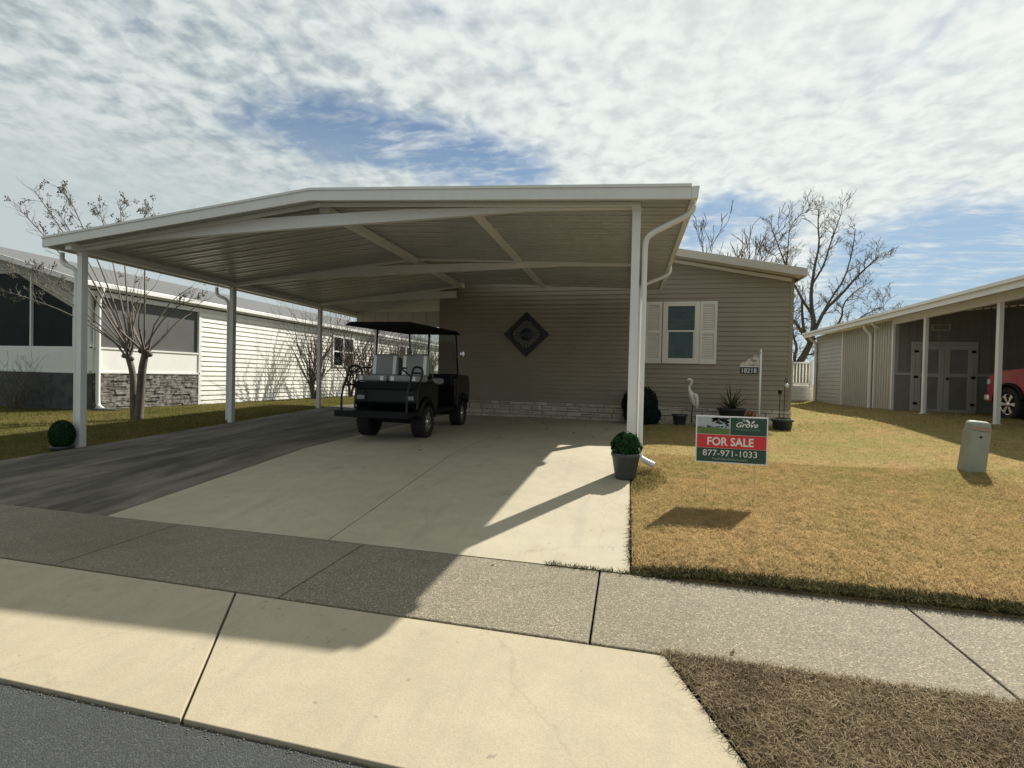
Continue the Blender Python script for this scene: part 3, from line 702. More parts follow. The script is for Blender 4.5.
# back wall of the carport with its doors
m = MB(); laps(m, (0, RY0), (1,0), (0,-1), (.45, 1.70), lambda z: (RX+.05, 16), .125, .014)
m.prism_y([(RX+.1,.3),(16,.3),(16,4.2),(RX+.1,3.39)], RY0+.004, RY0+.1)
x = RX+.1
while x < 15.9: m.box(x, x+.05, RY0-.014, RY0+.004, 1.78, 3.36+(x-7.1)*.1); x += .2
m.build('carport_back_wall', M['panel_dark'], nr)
m = MB(); m.box(RX+.05, 7.93, RY0-.03, RY0-.015, 1.70, 1.775); m.box(9.53, 16, RY0-.03, RY0-.015, 1.70, 1.775); m.build('wall_rail', M['siding_grey'], nr)
m = MB(); m.box(7.93, 8.02, RY0-.05, RY0-.015, .58, 2.66); m.box(9.44, 9.53, RY0-.05, RY0-.015, .58, 2.66); m.box(8.02, 9.44, RY0-.05, RY0-.015, 2.57, 2.66); m.build('door_surround', M['siding_grey'], nr, .004)
for a, b, hs in ((8.03, 8.725, 8.03), (8.735, 9.43, 9.43)):
    d = box('door', M['panel_dark'], nr, a, b, RY0-.035, RY0-.016, .60, 2.56)
    f = MB(); f.box(a, a+.13, RY0-.055, RY0-.036, .60, 2.56); f.box(b-.13, b, RY0-.055, RY0-.036, .60, 2.56)
    for z0, z1 in ((.60, .74), (1.66, 1.76), (2.44, 2.56)): f.box(a+.13, b-.13, RY0-.055, RY0-.036, z0, z1)
    f.build('door_frame', M['siding_grey'], d, .004)
    for z in (.86, 1.62, 2.35):
        s = 1 if hs < 8.5 else -1
        h = MB(); h.box(min(hs-.04*s, hs+.06*s), max(hs-.04*s, hs+.06*s), RY0-.068, RY0-.056, z, z+.07); h.build('hinge', M['black_matte'], d)
kn = MB(); kn.sphere((8.80, RY0-.08, 1.62), .035, 10, 8); kn.build('door_handle', M['black_matte'], d)
v_ = box('wall_vent', M['siding_grey'], nr, 8.40, 8.86, RY0-.03, RY0-.015, 2.98, 3.16); f = MB(); f.box(8.44, 8.82, RY0-.034, RY0-.031, 3.01, 3.13); f.build('grille', M['panel_dark'], v_)
# roof: rises to the right, flat pan carport in front
def rroof(x): return 3.36 + (x-7.1)*.10
m = MB(); m.prism_y([(7.1, rroof(7.1)), (16, rroof(16)), (16, rroof(16)+.09), (7.1, rroof(7.1)+.09)], 8.6, RY2+.22); rr = m.build('roof', M['siding_grey'], nr)
m = MB(); m.box(7.06, 7.099, 8.56, RY2+.25, 3.27, 3.47); m.box(7.0, 7.06, 8.56, RY2+.25, 3.40, 3.47); m.prism_y([(7.1, 3.27), (16, rroof(16)-.09), (16, rroof(16)+.11), (7.1, 3.47)], 8.56, 8.598); m.build('fascia', M['white'], rr)
m = MB(); m.box(7.44, 7.56, 8.7, RY0-.04, 3.16, 3.352); m.build('edge_beam', M['white'], nr)
m = MB(); m.tube(smooth([(7.16, 16.9, 3.30), (7.16,16.9,3.2), (7.26,16.92,3.15), (7.38,16.95,3.13)]), .045, 8); m.build('gutter_spout', M['white'], nr)
for y in (9.4, 12.25, 14.85):
    m = MB(); z = lawn_r(7.5, y); m.box(7.46, 7.54, y-.045, y+.045, z-.02, 3.16); m.box(7.42, 7.58, y-.07, y+.07, z-.02, z+.012); m.build('post', M['white'], nr, .004)
m = MB(); m.box(7.6, 15, 9.0, RY0-.03, .40, .625); pad = m.build('carport_slab', M['walk'], nr)
m = MB(); m.box(12.6, 12.7, 8.6, RY0-.02, .4, 3.85); m.build('far_side_wall', M['panel_dark'], nr)

# white fence between the houses
fn = empty('garden_fence', (6.0, 22.6, .4), 0, 'white vinyl fence closing the gap between the two houses', 'fence')
def fb(name, mt, *a):
    m = MB(); m.box(*a); m.v = [(x-6.0, y-22.6, z-.4) for x, y, z in m.v]; return m.build(name, mt, fn)
m = MB(); laps(m, (0, 22.6), (1,0), (0,-1), (.40, 1.28), lambda z: (3.75, 7.45), .15, .024); m.box(3.75, 7.45, 22.604, 22.68, .3, 1.28); m.v = [(x-6.0, y-22.6, z-.4) for x, y, z in m.v]; m.build('lower_panel', M['siding_white'], fn)
for a, b in ((3.8, 5.2), (5.28, 6.62), (6.70, 7.40)):
    m = MB(); m.box(a, b, 22.62, 22.65, 1.42, 2.22)
    x = a+.05
    while x < b-.05: m.box(x, x+.07, 22.605, 22.62, 1.42, 2.22); x += .12
    m.box(a, b, 22.60, 22.67, 2.22, 2.28); m.box(a, b, 22.60, 22.67, 1.36, 1.42); m.box(a, b, 22.63, 22.66, 1.28, 1.36)
    m.v = [(x-6.0, y-22.6, z-.4) for x, y, z in m.v]; m.build('upper_panel', M['vinyl_fence'], fn)
for x in (3.76, 5.2, 6.62, 7.36): fb('fence_post', M['white'], x, x+.085, 22.58, 22.70, .3, 2.34)

# ================================================================== TREES
MINR = .003
def grow(mb, p, d, L, r, depth, rng, spread=.6, up=.15, nseg=3, kids=(2,3), shrink=.68, tips=None, sides=4):
    pts = [p.copy()]; rads = [r]
    for i in range(nseg):
        d = (d + Vector((rng.gauss(0,.16), rng.gauss(0,.16), rng.gauss(0,.12)+up*.3))).normalized()
        p = p + d*(L/nseg); pts.append(p.copy()); rads.append(max(MINR, r*(1-.45*(i+1)/nseg)))
    mb.tube(pts, rads, sides if r < .05 else 7, caps=False)
    if depth <= 0:
        if tips is not None: tips.append((p.copy(), d.copy()))
        return
    for k in range(rng.randint(*kids)):
        t = rng.uniform(.35, 1.0) if k else 1.0
        idx = min(int(t*nseg), nseg); q = pts[idx]
        ax = d.orthogonal(); ax.rotate(Quaternion(d, rng.uniform(0, 2*PI)))
        nd = (d + ax*spread*rng.uniform(.5, 1.3) + Vector((0,0,up))).normalized()
        grow(mb, q.copy(), nd, L*shrink*rng.uniform(.75, 1.2), max(MINR, rads[idx]*.66), depth-1, rng, spread, up, nseg, kids, shrink, tips, sides)

# big bare oak behind the fence, limbs followed from the photo and given depth
def oak():
    rng = random.Random(11); Y0 = 30.
    def cv(pts, y0, y1):
        n = len(pts); return [at(690+x/3.49, 170+y/3.49, Y0 + y0 + (y1-y0)*i/(n-1)) for i, (x, y) in enumerate(pts)]
    root = empty('oak_tree', at(797, 366, Y0)*1 - Vector((0,0,at(797,366,Y0).z-.4)), 0, 'large bare spreading oak rising behind the white fence and grey garage', 'tree')
    org = root.location.copy()
    limbs = [
     ([(372,700),(380,665),(402,630),(428,580),(440,510),(430,450)], 0, .4, .42, .20),
     ([(430,450),(428,390),(438,320),(445,280),(462,205),(455,130),(460,60)], .4, 2.0, .20, .035),
     ([(428,585),(395,545),(368,505),(352,490)], .2, -1.5, .20, .10),
     ([(430,470),(395,420),(370,370),(340,320),(310,235),(270,130)], .4, -2.5, .15, .03),
     ([(440,540),(480,455),(540,400),(600,330),(645,285),(685,250)], .2, -3.0, .19, .03),
     ([(470,475),(500,420),(560,335),(588,235),(600,150)], 0, 3.0, .13, .03),
     ([(436,570),(500,550),(548,492),(550,435),(600,385),(640,360)], .2, 3.5, .15, .03),
     ([(432,360),(478,285),(500,205),(520,150),(545,75)], .6, -2, .11, .025),
     ([(372,700),(362,640),(376,600),(360,560),(354,490),(362,420)], .1, 2.0, .20, .05),
     ([(392,420),(392,470),(400,540),(425,580)], -1.5, 0, .11, .15),
     ([(345,320),(330,290),(336,220),(342,130),(392,75)], -2, -4, .08, .02),
     ([(470,560),(560,530),(620,480),(680,450),(705,440)], .2, -4, .09, .02),
     ([(378,650),(400,632),(440,625)], 0, .5, .12, .08),
     ([(310,235),(280,250),(250,215)], -2.2, -2.5, .04, .015),
    ]
    tr = MB(); tw = MB()
    for pts, y0, y1, r0, r1 in limbs:
        P = [p-org for p in smooth(cv(pts, y0, y1), 1)]; n = len(P)
        R = [.58*(r0+(r1-r0)*i/(n-1)) for i in range(n)]
        tr.tube(P, R, 9, caps=False)
        for i in range(2, n):
            if r0 > .3 and i < n-3: continue
            k = 2 if R[i] > .05 else 3
            for _ in range(k):
                d = (P[i]-P[i-1]).normalized(); ax = d.orthogonal(); ax.rotate(Quaternion(d, rng.uniform(0, 2*PI)))
                nd = (d*.7 + ax*.8 + Vector((0,0,.35))).normalized()
                grow(tw, P[i].copy(), nd, rng.uniform(.32, .68), min(R[i]*.5, .026), 3, rng, .55, .12, 3, (2,3), .66)
    tr.build('trunk', M['bark'], root); tw.build('crown', M['twig'], root); root.scale = (.91, .95, .91)
MINR = .007
oak()
MINR = .018
def bare_tree(name, label, base, h, seed, trunk_r=.12, depth=5, spread=.5, lean=(0,0)):
    rng = random.Random(seed); root = empty(name, base, 0, label, 'tree')
    tr = MB(); tw = MB(); top = Vector((lean[0], lean[1], h*.42))
    tr.tube(smooth([(0,0,-.2), (lean[0]*.3,lean[1]*.3,h*.2), top], 2), [trunk_r*(1-.08*i) for i in range(9)], 9, caps=False)
    for k in range(5):
        a = 2*PI*k/5+rng.uniform(-.4,.4); d = Vector((math.cos(a)*.55, math.sin(a)*.55, 1)).normalized()
        grow(tw, top + Vector((0,0,-rng.uniform(0,.15)*h)), d, h*.24, trunk_r*.5, depth, rng, spread, .18, 3, (2,3), .72)
    tr.build('trunk', M['bark'], root); tw.build('crown', M['twig'], root)
p = at(733, 290, 34); bare_tree('shade_tree', 'small bare tree showing above the tan house roof left of the oak', (p.x, 34, .3), 11.4, 5, .16, 5, .42)
p = at(480, 290, 40); bare_tree('shade_tree', 'bare twiggy treetop just above the carport roof edge', (p.x, 40, .3), 16.2, 9, .18, 4, .45)

MINR = .003
# crape myrtles: knuckled trunks with fans of straight shoots
def myrtle(base, trunks, label, seed, shoots=9, L=(1.3,2.3), spread=.5, pods=False, group=None, extra=(), tm='twig'):
    rng = random.Random(seed); root = empty('crape_myrtle', base, 0, label, 'tree', group)
    tr = MB(); tw = MB(); sd = MB(); tips = []
    for pts, r in trunks:
        P = smooth(pts, 2); n = len(P)
        tr.tube(P, [r*(1.25-.35*i/(n-1)) for i in range(n)], 10)
        e = P[-1]; tr.sphere(e, (r*1.22, r*1.22, r*1.15), 10, 7); tr.sphere(e+Vector((r*1.2,.02,-r*.8)), r*.8, 8, 6); tr.sphere(e+Vector((-r*1.3,-.03,r*.2)), r*.85, 8, 6)
        for k in range(shoots):
            a = 2*PI*k/shoots + rng.uniform(-.3,.3); t = rng.uniform(.25, 1)
            d = Vector((math.cos(a)*spread*t, math.sin(a)*spread*t, 1)).normalized()
            grow(tw, e + Vector((math.cos(a),math.sin(a),.3))*r*.8, d, rng.uniform(*L)*.66, r*.36, 2, rng, .30, .10, 4, (1,3), .66, tips)
    for pts, r in extra:
        P = smooth(pts, 2); tw.tube(P, [r*(1-.75*i/(len(P)-1)) for i in range(len(P))], 5, caps=False)
        for i in range(len(P)//2, len(P)):
            d = (P[i]-P[i-1]).normalized()
            for _ in range(2):
                ax = d.orthogonal(); ax.rotate(Quaternion(d, rng.uniform(0, 2*PI)))
                grow(tw, P[i].copy(), (d+ax*.6+Vector((0,0,.25))).normalized(), rng.uniform(.14,.32), .005, 1, rng, .5, .1, 3, (2,3), .7, tips)
    tr.build('trunk', M['bark_pale' if tm == 'twig' else tm], root); tw.build('crown', M[tm], root)
    if pods:
        for p, d in tips:
            if p.z < 2.9 or rng.random() < .65: continue
            for q in range(rng.randint(4, 8)):
                o_ = Vector((rng.gauss(0,.028), rng.gauss(0,.028), q*.018-.05)); sd.sphere(p + d*.02 + o_, rng.uniform(.010,.018), 5, 4); sd.tube([p-d*.05, p + d*.02 + o_], .003, 4, False)
        sd.build('seed_pods', M['seed'], root)
b = Vector((-11.27, 9.2, .15)); rel = lambda p: p-b
ex = []
for tgt, r in (((34,190),.028), ((22,212),.026), ((60,215),.02), ((145,215),.022), ((120,205),.024), ((100,212),.02), ((40,275),.02), ((190,300),.022), ((70,200),.024), ((0,290),.022), ((10,270),.02)):
    e = at(tgt[0], tgt[1], 9.2+random.uniform(-.9,.5)) - b; s0 = Vector((-.20,0,1.6)) if tgt[0] < 130 else Vector((.22,0,1.7))
    ex.append(([s0, s0*.6+e*.4+Vector((0,0,.25)), s0*.25+e*.75+Vector((0,0,.15)), e], r))
myrtle(b, [([(-.05,0,-.05),(-.08,0,.6),(-.12,.02,1.1),(-.25,0,1.50)], .066), ([(.07,0,-.05),(.10,.03,.7),(.16,0,1.2),(.24,.02,1.62)], .078)],
       'bare twin trunked crape myrtle on the grass by the left house', 21, 5, (1.3,2.2), .95, True, None, ex)
for i, (px, Y, seed, lab, n) in enumerate(((314, 17.3, 31, 'bare fan shaped crape myrtle right behind the third carport post', 5), (350, 21.5, 32, 'bare crape myrtle by the neighbour windows left of the golf cart roof', 4), (392, 21.5, 33, 'bare crape myrtle seen just above the golf cart seat backs', 4), (428, 25.0, 34, 'farthest bare crape myrtle seen through the golf cart by the house corner', 5), (370, 19.5, 35, 'bare crape myrtle behind the fourth carport post left of the cart seats', 5), (408, 23.0, 36, 'bare crape myrtle between the two cart seat backs', 5))):
    q = at(px, 404, 1.0); Y = -13.25/q.x; p = at(px, 404, Y)
    tk = [([(.05*math.cos(k*2.4), .05*math.sin(k*2.4), -.1), (.10*math.cos(k*2.4), .10*math.sin(k*2.4), .35), (.22*math.cos(k*2.4), .22*math.sin(k*2.4), .75)], .054) for k in range(n)]
    myrtle(Vector((p.x, Y, .18)), tk, lab, seed, 9, (2.6,3.8), .60, False, 'crape myrtles along the left house', (), 'bark')
# twiggy shrub in front of the left house
rng = random.Random(3); sh = empty('bare_shrub', (-16.5, 10.0, .15), 0, 'leafless twiggy grey shrub against the dark skirting at the left edge', 'shrub')
m = MB()
for k in range(26):
    a = rng.uniform(0, 2*PI); d = Vector((math.cos(a)*.5, math.sin(a)*.28, 1)).normalized(); grow(m, Vector((math.cos(a)*.08, math.sin(a)*.08, 0)), d, rng.uniform(.6,.95), .012, 2, rng, .6, .05, 3, (2,3), .62)
m.build('twigs', M['twig'], sh)

# ================================================================== LEAF BALLS, POTS AND PLANTS
def leafball(parent, name, c, r, n, size, m, seed, inner=.9, lump=.06, m_in=None):
    rng = random.Random(seed); mb = MB(); c = Vector(c)
    ph = [rng.uniform(0, 6) for _ in range(4)]
    for k in range(n):
        z = rng.uniform(-1, 1); a = rng.uniform(0, 2*PI); s = math.sqrt(1-z*z); nrm = Vector((s*math.cos(a), s*math.sin(a), z))
        f = 1 + lump*(math.sin(4*a+ph[0])*math.cos(3*z+ph[1]) + math.sin(7*a+ph[2]+5*z)*.6) - rng.random()**2*.10
        p = c + Vector((nrm.x*r[0], nrm.y*r[1], nrm.z*r[2]))*f
        d = (nrm + Vector((rng.gauss(0,.6), rng.gauss(0,.6), rng.gauss(0,.6)))).normalized(); t = d.orthogonal().normalized(); t.rotate(Quaternion(d, rng.uniform(0, 6.28))); b2 = d.cross(t)
        sz = size*rng.uniform(.6, 1.3)
        mb.add([p-t*sz*.5, p+b2*sz*.32, p+t*sz*.5+d*sz*.15, p-b2*sz*.32], [(0,1,2,3)])
    o = mb.build(name, m, parent)
    core = MB(); core.sphere(c, [x*inner for x in r], 20, 12); core.build('inner_growth', m_in or M['dark_leaf'], o)
    return o
# potted boxwood by the right post
pt = empty('potted_boxwood', (.0, 5.90, A(5.90)), 0, 'round clipped boxwood in a grey green pot at the foot of the right carport post', 'potted plant')
m = MB(); m.lathe([(.112,0),(.118,.01),(.158,.25),(.162,.253),(.168,.258),(.170,.298),(.158,.30),(.150,.27),(.01,.265)], n=32); m.build('pot', M['pot_green'], pt)
leafball(pt, 'foliage', (.0,0,.375), (.165,.165,.155), 1700, .036, M['boxwood'], 4, .86, .09)
# clipped ball by the left post
bl = empty('clipped_ball_shrub', (-8.93, 6.06, B(6.0)), 0, 'dark green clipped ball shrub beside the front left carport post', 'shrub')
leafball(bl, 'foliage', (0,0,.235), (.168,.168,.235), 3200, .03, M['boxwood'], 8, .95, .015, M['dark_leaf'])
m = MB(); m.cyl((0,0,-.03),(0,0,.1),.03); m.build('stem', M['bark'], bl)
m = MB(); m.lathe([(.13,-.02),(.16,.03),(.15,.05),(.1,.05)], n=20); m.build('base_tray', M['pot'], bl)
# dark shrub behind the right post
ds = empty('evergreen_shrub', (.30, 12.1, .29), 0, 'dark rounded evergreen shrub against the stone skirting behind the right post', 'shrub')
leafball(ds, 'foliage', (0,0,.50), (.42,.33,.44), 2600, .06, M['dark_leaf'], 12, .93, .05)
leafball(ds, 'lower_foliage', (.05,0,.24), (.44,.33,.28), 1500, .06, M['dark_leaf'], 13, .93, .05)
def planter(name, loc, label, r0, r1, h, m_, rim=.015):
    t = empty(name, loc, 0, label, 'planter')
    m = MB(); m.lathe([(r0*.96,0),(r0,.008),(r1-.01,h-.05),(r1+rim,h-.045),(r1+rim,h),(r1-.01,h),(r1-.02,h-.04),(.01,h-.045)], n=28); m.build('pot', m_, t)
    m = MB(); m.lathe([(r1-.025,h-.05),(r1*.5,h-.028),(.01,h-.02)], n=20); m.build('soil', M['soil'], t); return t
planter('flower_pot', (1.20, 12.0, .335), 'small empty charcoal pot next to the white egret statue', .125, .165, .27, M['pot'])
yp = planter('flower_pot', (2.30, 11.9, .35), 'wide charcoal pot with spiky yucca behind the red and green sign', .20, .29, .44, M['pot'])
m = MB(); rng = random.Random(6)
for k in range(46):
    a = rng.uniform(0, 2*PI); el = rng.uniform(.25, 1.35); L = rng.uniform(.45,.75); d = Vector((math.cos(a)*math.cos(el), math.sin(a)*math.cos(el), math.sin(el))); sdv = Vector((-math.sin(a), math.cos(a), 0))*.016
    b0 = Vector((0,0,.40)); mid = b0+d*L*.55; tip = b0+d*L+Vector((0,0,-.10*math.cos(el)*L*2))
    m.add([b0-sdv, b0+sdv, mid+sdv*.9, mid-sdv*.9, tip], [(0,1,2,3),(3,2,4)])
m.build('yucca_leaves', M['yucca'], yp)
gp = planter('flower_pot', (3.18, 11.3, .34), 'charcoal pot with low growth holding two garden stakes at the house corner', .16, .20, .29, M['pot'])
leafball(gp, 'low_growth', (0,0,.275), (.17,.17,.05), 500, .035, M['yucca'], 15, .9, .1)
# garden stakes
def stake(loc, h, label, kind):
    t = empty('garden_stake', loc, 0, label, 'garden stake', None)
    m = MB(); m.cyl((0,0,0),(0,0,h),.007,6); m.build('rod', M['metal_dark'], t)
    if kind == 'lamp':
        m = MB(); m.lathe([(.01,h-.10),(.035,h-.09),(.04,h-.03),(.05,h-.025),(.015,h),(.004,h+.02)], n=14); m.build('lantern_cap', M['metal_dark'], t)
    else:
        m = MB(); m.sphere((.035,0,h-.11), .045, 14, 10); m.build('glass_globe', M['lamp_glass'], t)
        m = MB(); m.tube(smooth([(0,0,h-.02),(0,0,h+.04),(.02,0,h+.06),(.035,0,h+.02),(.035,0,h-.06)]), .006, 6); m.build('hook', M['metal_dark'], t)
stake((3.12, 11.3, .58), .66, 'short thin stake with small dark lantern in the corner pot', 'lamp')
stake((3.20, 11.28, .58), .86, 'tall thin stake with pale glass globe in the corner pot', 'globe')
# dried plant and bird ornament
tp = empty('terracotta_pot', (2.80, 12.35, .34), 0, 'small rust coloured pot plant beside the white number post', 'planter')
m = MB(); m.lathe([(.06,0),(.085,.16),(.095,.16),(.095,.19),(.08,.19),(.01,.18)], n=18); m.build('pot', M['terracotta'], tp)
leafball(tp, 'dry_leaves', (0,0,.27), (.10,.10,.11), 160, .05, M['terracotta'], 18, .5, .1, M['soil'])
# edging and litter
eg = MB(); rng = random.Random(2); eg.tube([Vector((2.85+i*.16, 11.2+.12*math.sin(i*.5)-.03*i, .36)) for i in range(8)], [.035]*8, 8)
tag(eg.build('edging_log', M['bark_pale']), 'thin pale edging log on the grass beside the corner pot', 'edging')
lt = MB(); rng = random.Random(14)
for x, y in ((-2.2,8.4),(-1.0,9.6),(-.6,9.1),(-3.1,7.0),(-.4,10.4),(-1.6,10.0),(-2.9,6.6),(-.9,11),(-1.9,11.2),(-2.4,10.8),(.9,4.3),(2.2,4.1),(-3.4,11.6)):
    z = (slab_z(x,y) if x < .05 else lawn_r(x,y)+.03)+.006; a = rng.uniform(0,6); u = Vector((math.cos(a),math.sin(a),.15))*.035; v = Vector((-math.sin(a),math.cos(a),.1))*.02; c0 = Vector((x,y,z))
    lt.add([c0-u, c0+v, c0+u+Vector((0,0,.012)), c0-v], [(0,1,2,3)])
for k in range(90):
    x = rng.uniform(.15, 6.5); y = rng.uniform(3.7, 11.5)
    if rng.random() < .05: x = rng.uniform(-3, 4); y = rng.uniform(2.6, 3.5)
    z = lawn_r(x, y)+.028 if y > 3.56 else .006
    a = rng.uniform(0, 6); q = rng.uniform(.012, .03); u = Vector((math.cos(a), math.sin(a), rng.uniform(-.3,.3)))*q; v = Vector((-math.sin(a), math.cos(a), rng.uniform(-.2,.2)))*q*.55; c0 = Vector((x, y, z))
    lt.add([c0-u, c0+v, c0+u+Vector((0,0,q*.4)), c0-v], [(0,1,2,3)])
o = lt.build('fallen_leaves', M['leaf_litter']); o['kind'] = 'stuff'; o['label'] = 'dead leaves scattered on the driveway and lawn'
gt = MB(); rng = random.Random(15)
for k in range(500):
    x = rng.uniform(-3.6, .55); y = 1.646 - abs(rng.gauss(0, .016)); q = rng.uniform(.0015, .0042); gt.sphere((x, y, -.083), (q, q*.8, q*.7), 5, 4)
o = gt.build('street_grit', M['grit']); o['kind'] = 'stuff'; o['label'] = 'pale grit gathered along the street edge'
gr = MB(); rng = random.Random(5)
for k in range(500):
    x = rng.uniform(.75, 3.5); y = rng.uniform(11.95, 12.5) if rng.random() < .7 else rng.uniform(11.2, 12.0)
    if y < 11.95 and x < 2.7: continue
    s = rng.uniform(.012,.03); gr.sphere((x, y, lawn_r(x, y)+.012), (s, s*.8, s*.55), 6, 4)
o = gr.build('bed_stones', M['gravel']); o['kind'] = 'stuff'; o['label'] = 'pale stones in the bed along the skirting'

# ------------------------------------------------------------------ egret statue
eg = empty('egret_statue', (1.46, 12.0, .345), 0, 'white egret statue with curved neck standing before the stone skirting', 'statue')
m = MB()
sp = [(.085,0,.44),(.06,0,.52),(.03,0,.62),(-.005,0,.70),(-.035,0,.76),(-.065,0,.83),(-.072,0,.90),(-.045,0,.95),(-.015,0,1.0),(-.018,0,1.045),(-.05,0,1.075),(-.09,0,1.07),(-.115,0,1.055)]
sr = [.02,.065,.085,.08,.055,.035,.028,.025,.024,.026,.032,.026,.012]
P = smooth(sp, 2); R = np.interp(np.linspace(0, 1, len(P)), np.linspace(0, 1, len(sr)), sr)
m.tube(P, list(R), 14); m.build('body', M['egret'], eg)
m = MB(); m.tube([(-.112,0,1.056),(-.16,0,1.038),(-.215,0,1.012)], [.012,.009,.002], 8); m.build('beak', M['beak'], eg)
for s in (-1, 1):
    m = MB(); m.tube(smooth([(.035,s*.065,.74),(.075,s*.078,.70),(.10,s*.07,.58),(.105,s*.05,.46),(.10,s*.03,.38)], 2), list(np.interp(np.linspace(0,1,17), [0,.25,.6,1], [.02,.05,.04,.006])), 10); m.build('wing', M['egret'], eg)
    m = MB(); m.tube([(.02,s*.03,.53),(.005,s*.03,.30),(.0,s*.03,.0)], [.012,.009,.009], 8); m.tube([(.03,s*.03,.006),(-.06,s*.03,.006)], [.008,.004], 6); m.build('leg', M['egret_leg'], eg)

# ------------------------------------------------------------------ house number sign
ns = empty('house_number_sign', (2.80, 11.6, .34), 0, 'slim white post with scrollwork bracket and dark number plate', 'house sign')
m = MB(); m.cyl((0,0,-.05),(0,0,1.70),.021,14); m.lathe([(.027,1.70),(.027,1.715),(.016,1.73),(.02,1.75),(.004,1.775)], n=14); m.build('post', M['white'], ns)
m = MB(); m.box(-.42,-.03,-.008,.008,1.38,1.40); m.build('bracket_arm', M['white'], ns)
m = MB(); rng = random.Random(9)
for k in range(70):
    t = rng.uniform(0, 1)**1.2; cx = -.05-.36*t; hz = (1-t)*.22; cz = 1.41+rng.uniform(.0,1)*hz; rr = rng.uniform(.018,.036); a0 = rng.uniform(0, 6)
    m.tube([(cx+rr*(1-j*.05)*math.cos(a0+j*.55), 0, cz+.015+rr*(1-j*.05)*math.sin(a0+j*.55)) for j in range(11)], .005, 5)
m.build('scrollwork', M['trim'], ns)
m = MB(); m.box(-.41,-.045,-.012,.012,1.225,1.375); np_ = m.build('number_plate', M['navy'], ns, .004)
text_mesh('18218', 'number', M['number'], np_, (-.375, -.0125, 1.25), .295, .10, bold=.012)

# ------------------------------------------------------------------ for sale sign
SY = 5.28; a_ = at(696,415,SY); b_ = at(769,418.3,SY); c_ = at(765,466,SY); d_ = at(694,461.5,SY)
sw = (b_.x-a_.x+c_.x-d_.x)/2; shh = (a_.z-d_.z+b_.z-c_.z)/2
sg = empty('yard_sign', (d_.x+.01, SY, d_.z), 0, 'red white and green FOR SALE yard sign standing on the lawn', 'sign'); sg.rotation_euler = (0, 0, 0)
bd = box('board', M['sign_white'], sg, 0, sw, 0, .008, 0, shh, bevel=.001)
e = .012; z1 = shh*.315; z2 = shh*.60; xm = sw*.475
def pan(name, m_, x0, x1, z0, z1): return box(name, m_, sg, x0, x1, -.002, -.0005, z0, z1)
p3 = pan('phone_panel', M['sign_green'], e, sw-e, e, z1)
p2 = pan('sale_band', M['sign_red'], e, sw-e, z1+.003, z2)
p1 = pan('logo_panel', M['sign_green'], xm+.006, sw-e, z2+.004, shh-e)
p0 = pan('photo_panel', M['sign_sky'], e, xm, z2+.004, shh-e)
text_mesh('FOR SALE', 'lettering', M['sign_text'], p2, (sw*.165, -.0026, z1+.026), sw*.645, (z2-z1)-.050, bold=.024)
text_mesh('877-971-1033', 'lettering', M['sign_text'], p3, (sw*.105, -.0026, e+.058), sw*.755, z1-e-.075)
text_mesh('TheFoleyGrove.com', 'lettering', M['sign_dim'], p3, (sw*.23, -.0026, e+.012), sw*.50, .030, bold=.004)
lx = xm+.06; zt = z2+.004; hh = shh-e-zt
text_mesh('Grove', 'lettering', M['sign_text'], p1, (lx, -.0026, zt+hh*.46), sw*.30, hh*.30, shear=.35, bold=.018)
text_mesh('The', 'lettering', M['sign_text'], p1, (lx+.055, -.0026, zt+hh*.80), sw*.065, hh*.13, shear=.3, bold=.01)
text_mesh('RV Community', 'lettering', M['sign_dim'], p1, (lx-.005, -.0026, zt+hh*.27), sw*.335, hh*.11, bold=.004)
m = MB()
def leaf(cx, cz, dx, dz, wd):
    n_ = Vector((-dz, 0, dx)).normalized()*wd; c0 = Vector((cx,-.0026,cz)); t = c0+Vector((dx,0,dz)); q = [c0, c0*.7+t*.3+n_, c0*.35+t*.65+n_*.9, t, c0*.4+t*.6-n_*.7, c0*.75+t*.25-n_*.7]
    m.add(q, [(5,4,3,2,1,0)])
leaf(lx+.128, zt+hh*.68, -.035, hh*.26, .013); leaf(lx+.138, zt+hh*.68, .036, hh*.20, .009)
m.build('leaf_emblem', M['sign_text'], p1)
m = MB(); m.add([(e,-.0026,zt+.001),(xm,-.0026,zt+.001),(xm,-.0026,zt+hh*.36),(e,-.0026,zt+hh*.40)], [(0,1,2,3)]); m.build('printed_field', M['sign_grass'], p0)
m = MB(); rng = random.Random(4)
for k in range(90):
    if k < 60: x = rng.uniform(xm*.5, xm-.01); z = zt+hh*(.93-rng.random()**1.5*.45*(x/xm)); s = rng.uniform(.006,.016)
    else: x = rng.uniform(e+.01, xm-.01); z = zt+hh*rng.uniform(.39,.48); s = rng.uniform(.005,.011)
    aa = rng.uniform(0, 6); m.add([(min(max(x+s*math.cos(aa+j*1.57)*1.3, e), xm), -.0030, min(z+s*math.sin(aa+j*1.57)*.7, shh-e)) for j in (3,2,1,0)], [(3,2,1,0)])
m.build('printed_trees', M['sign_tree'], p0)
for x in (sw*.16, sw*.84):
    m = MB(); zz = lawn_r(d_.x+x, SY) - d_.z - .02; m.cyl((x,.012,zz),(x,.012,shh*.5),.0019,6); m.build('stake', M['gravel'], sg)

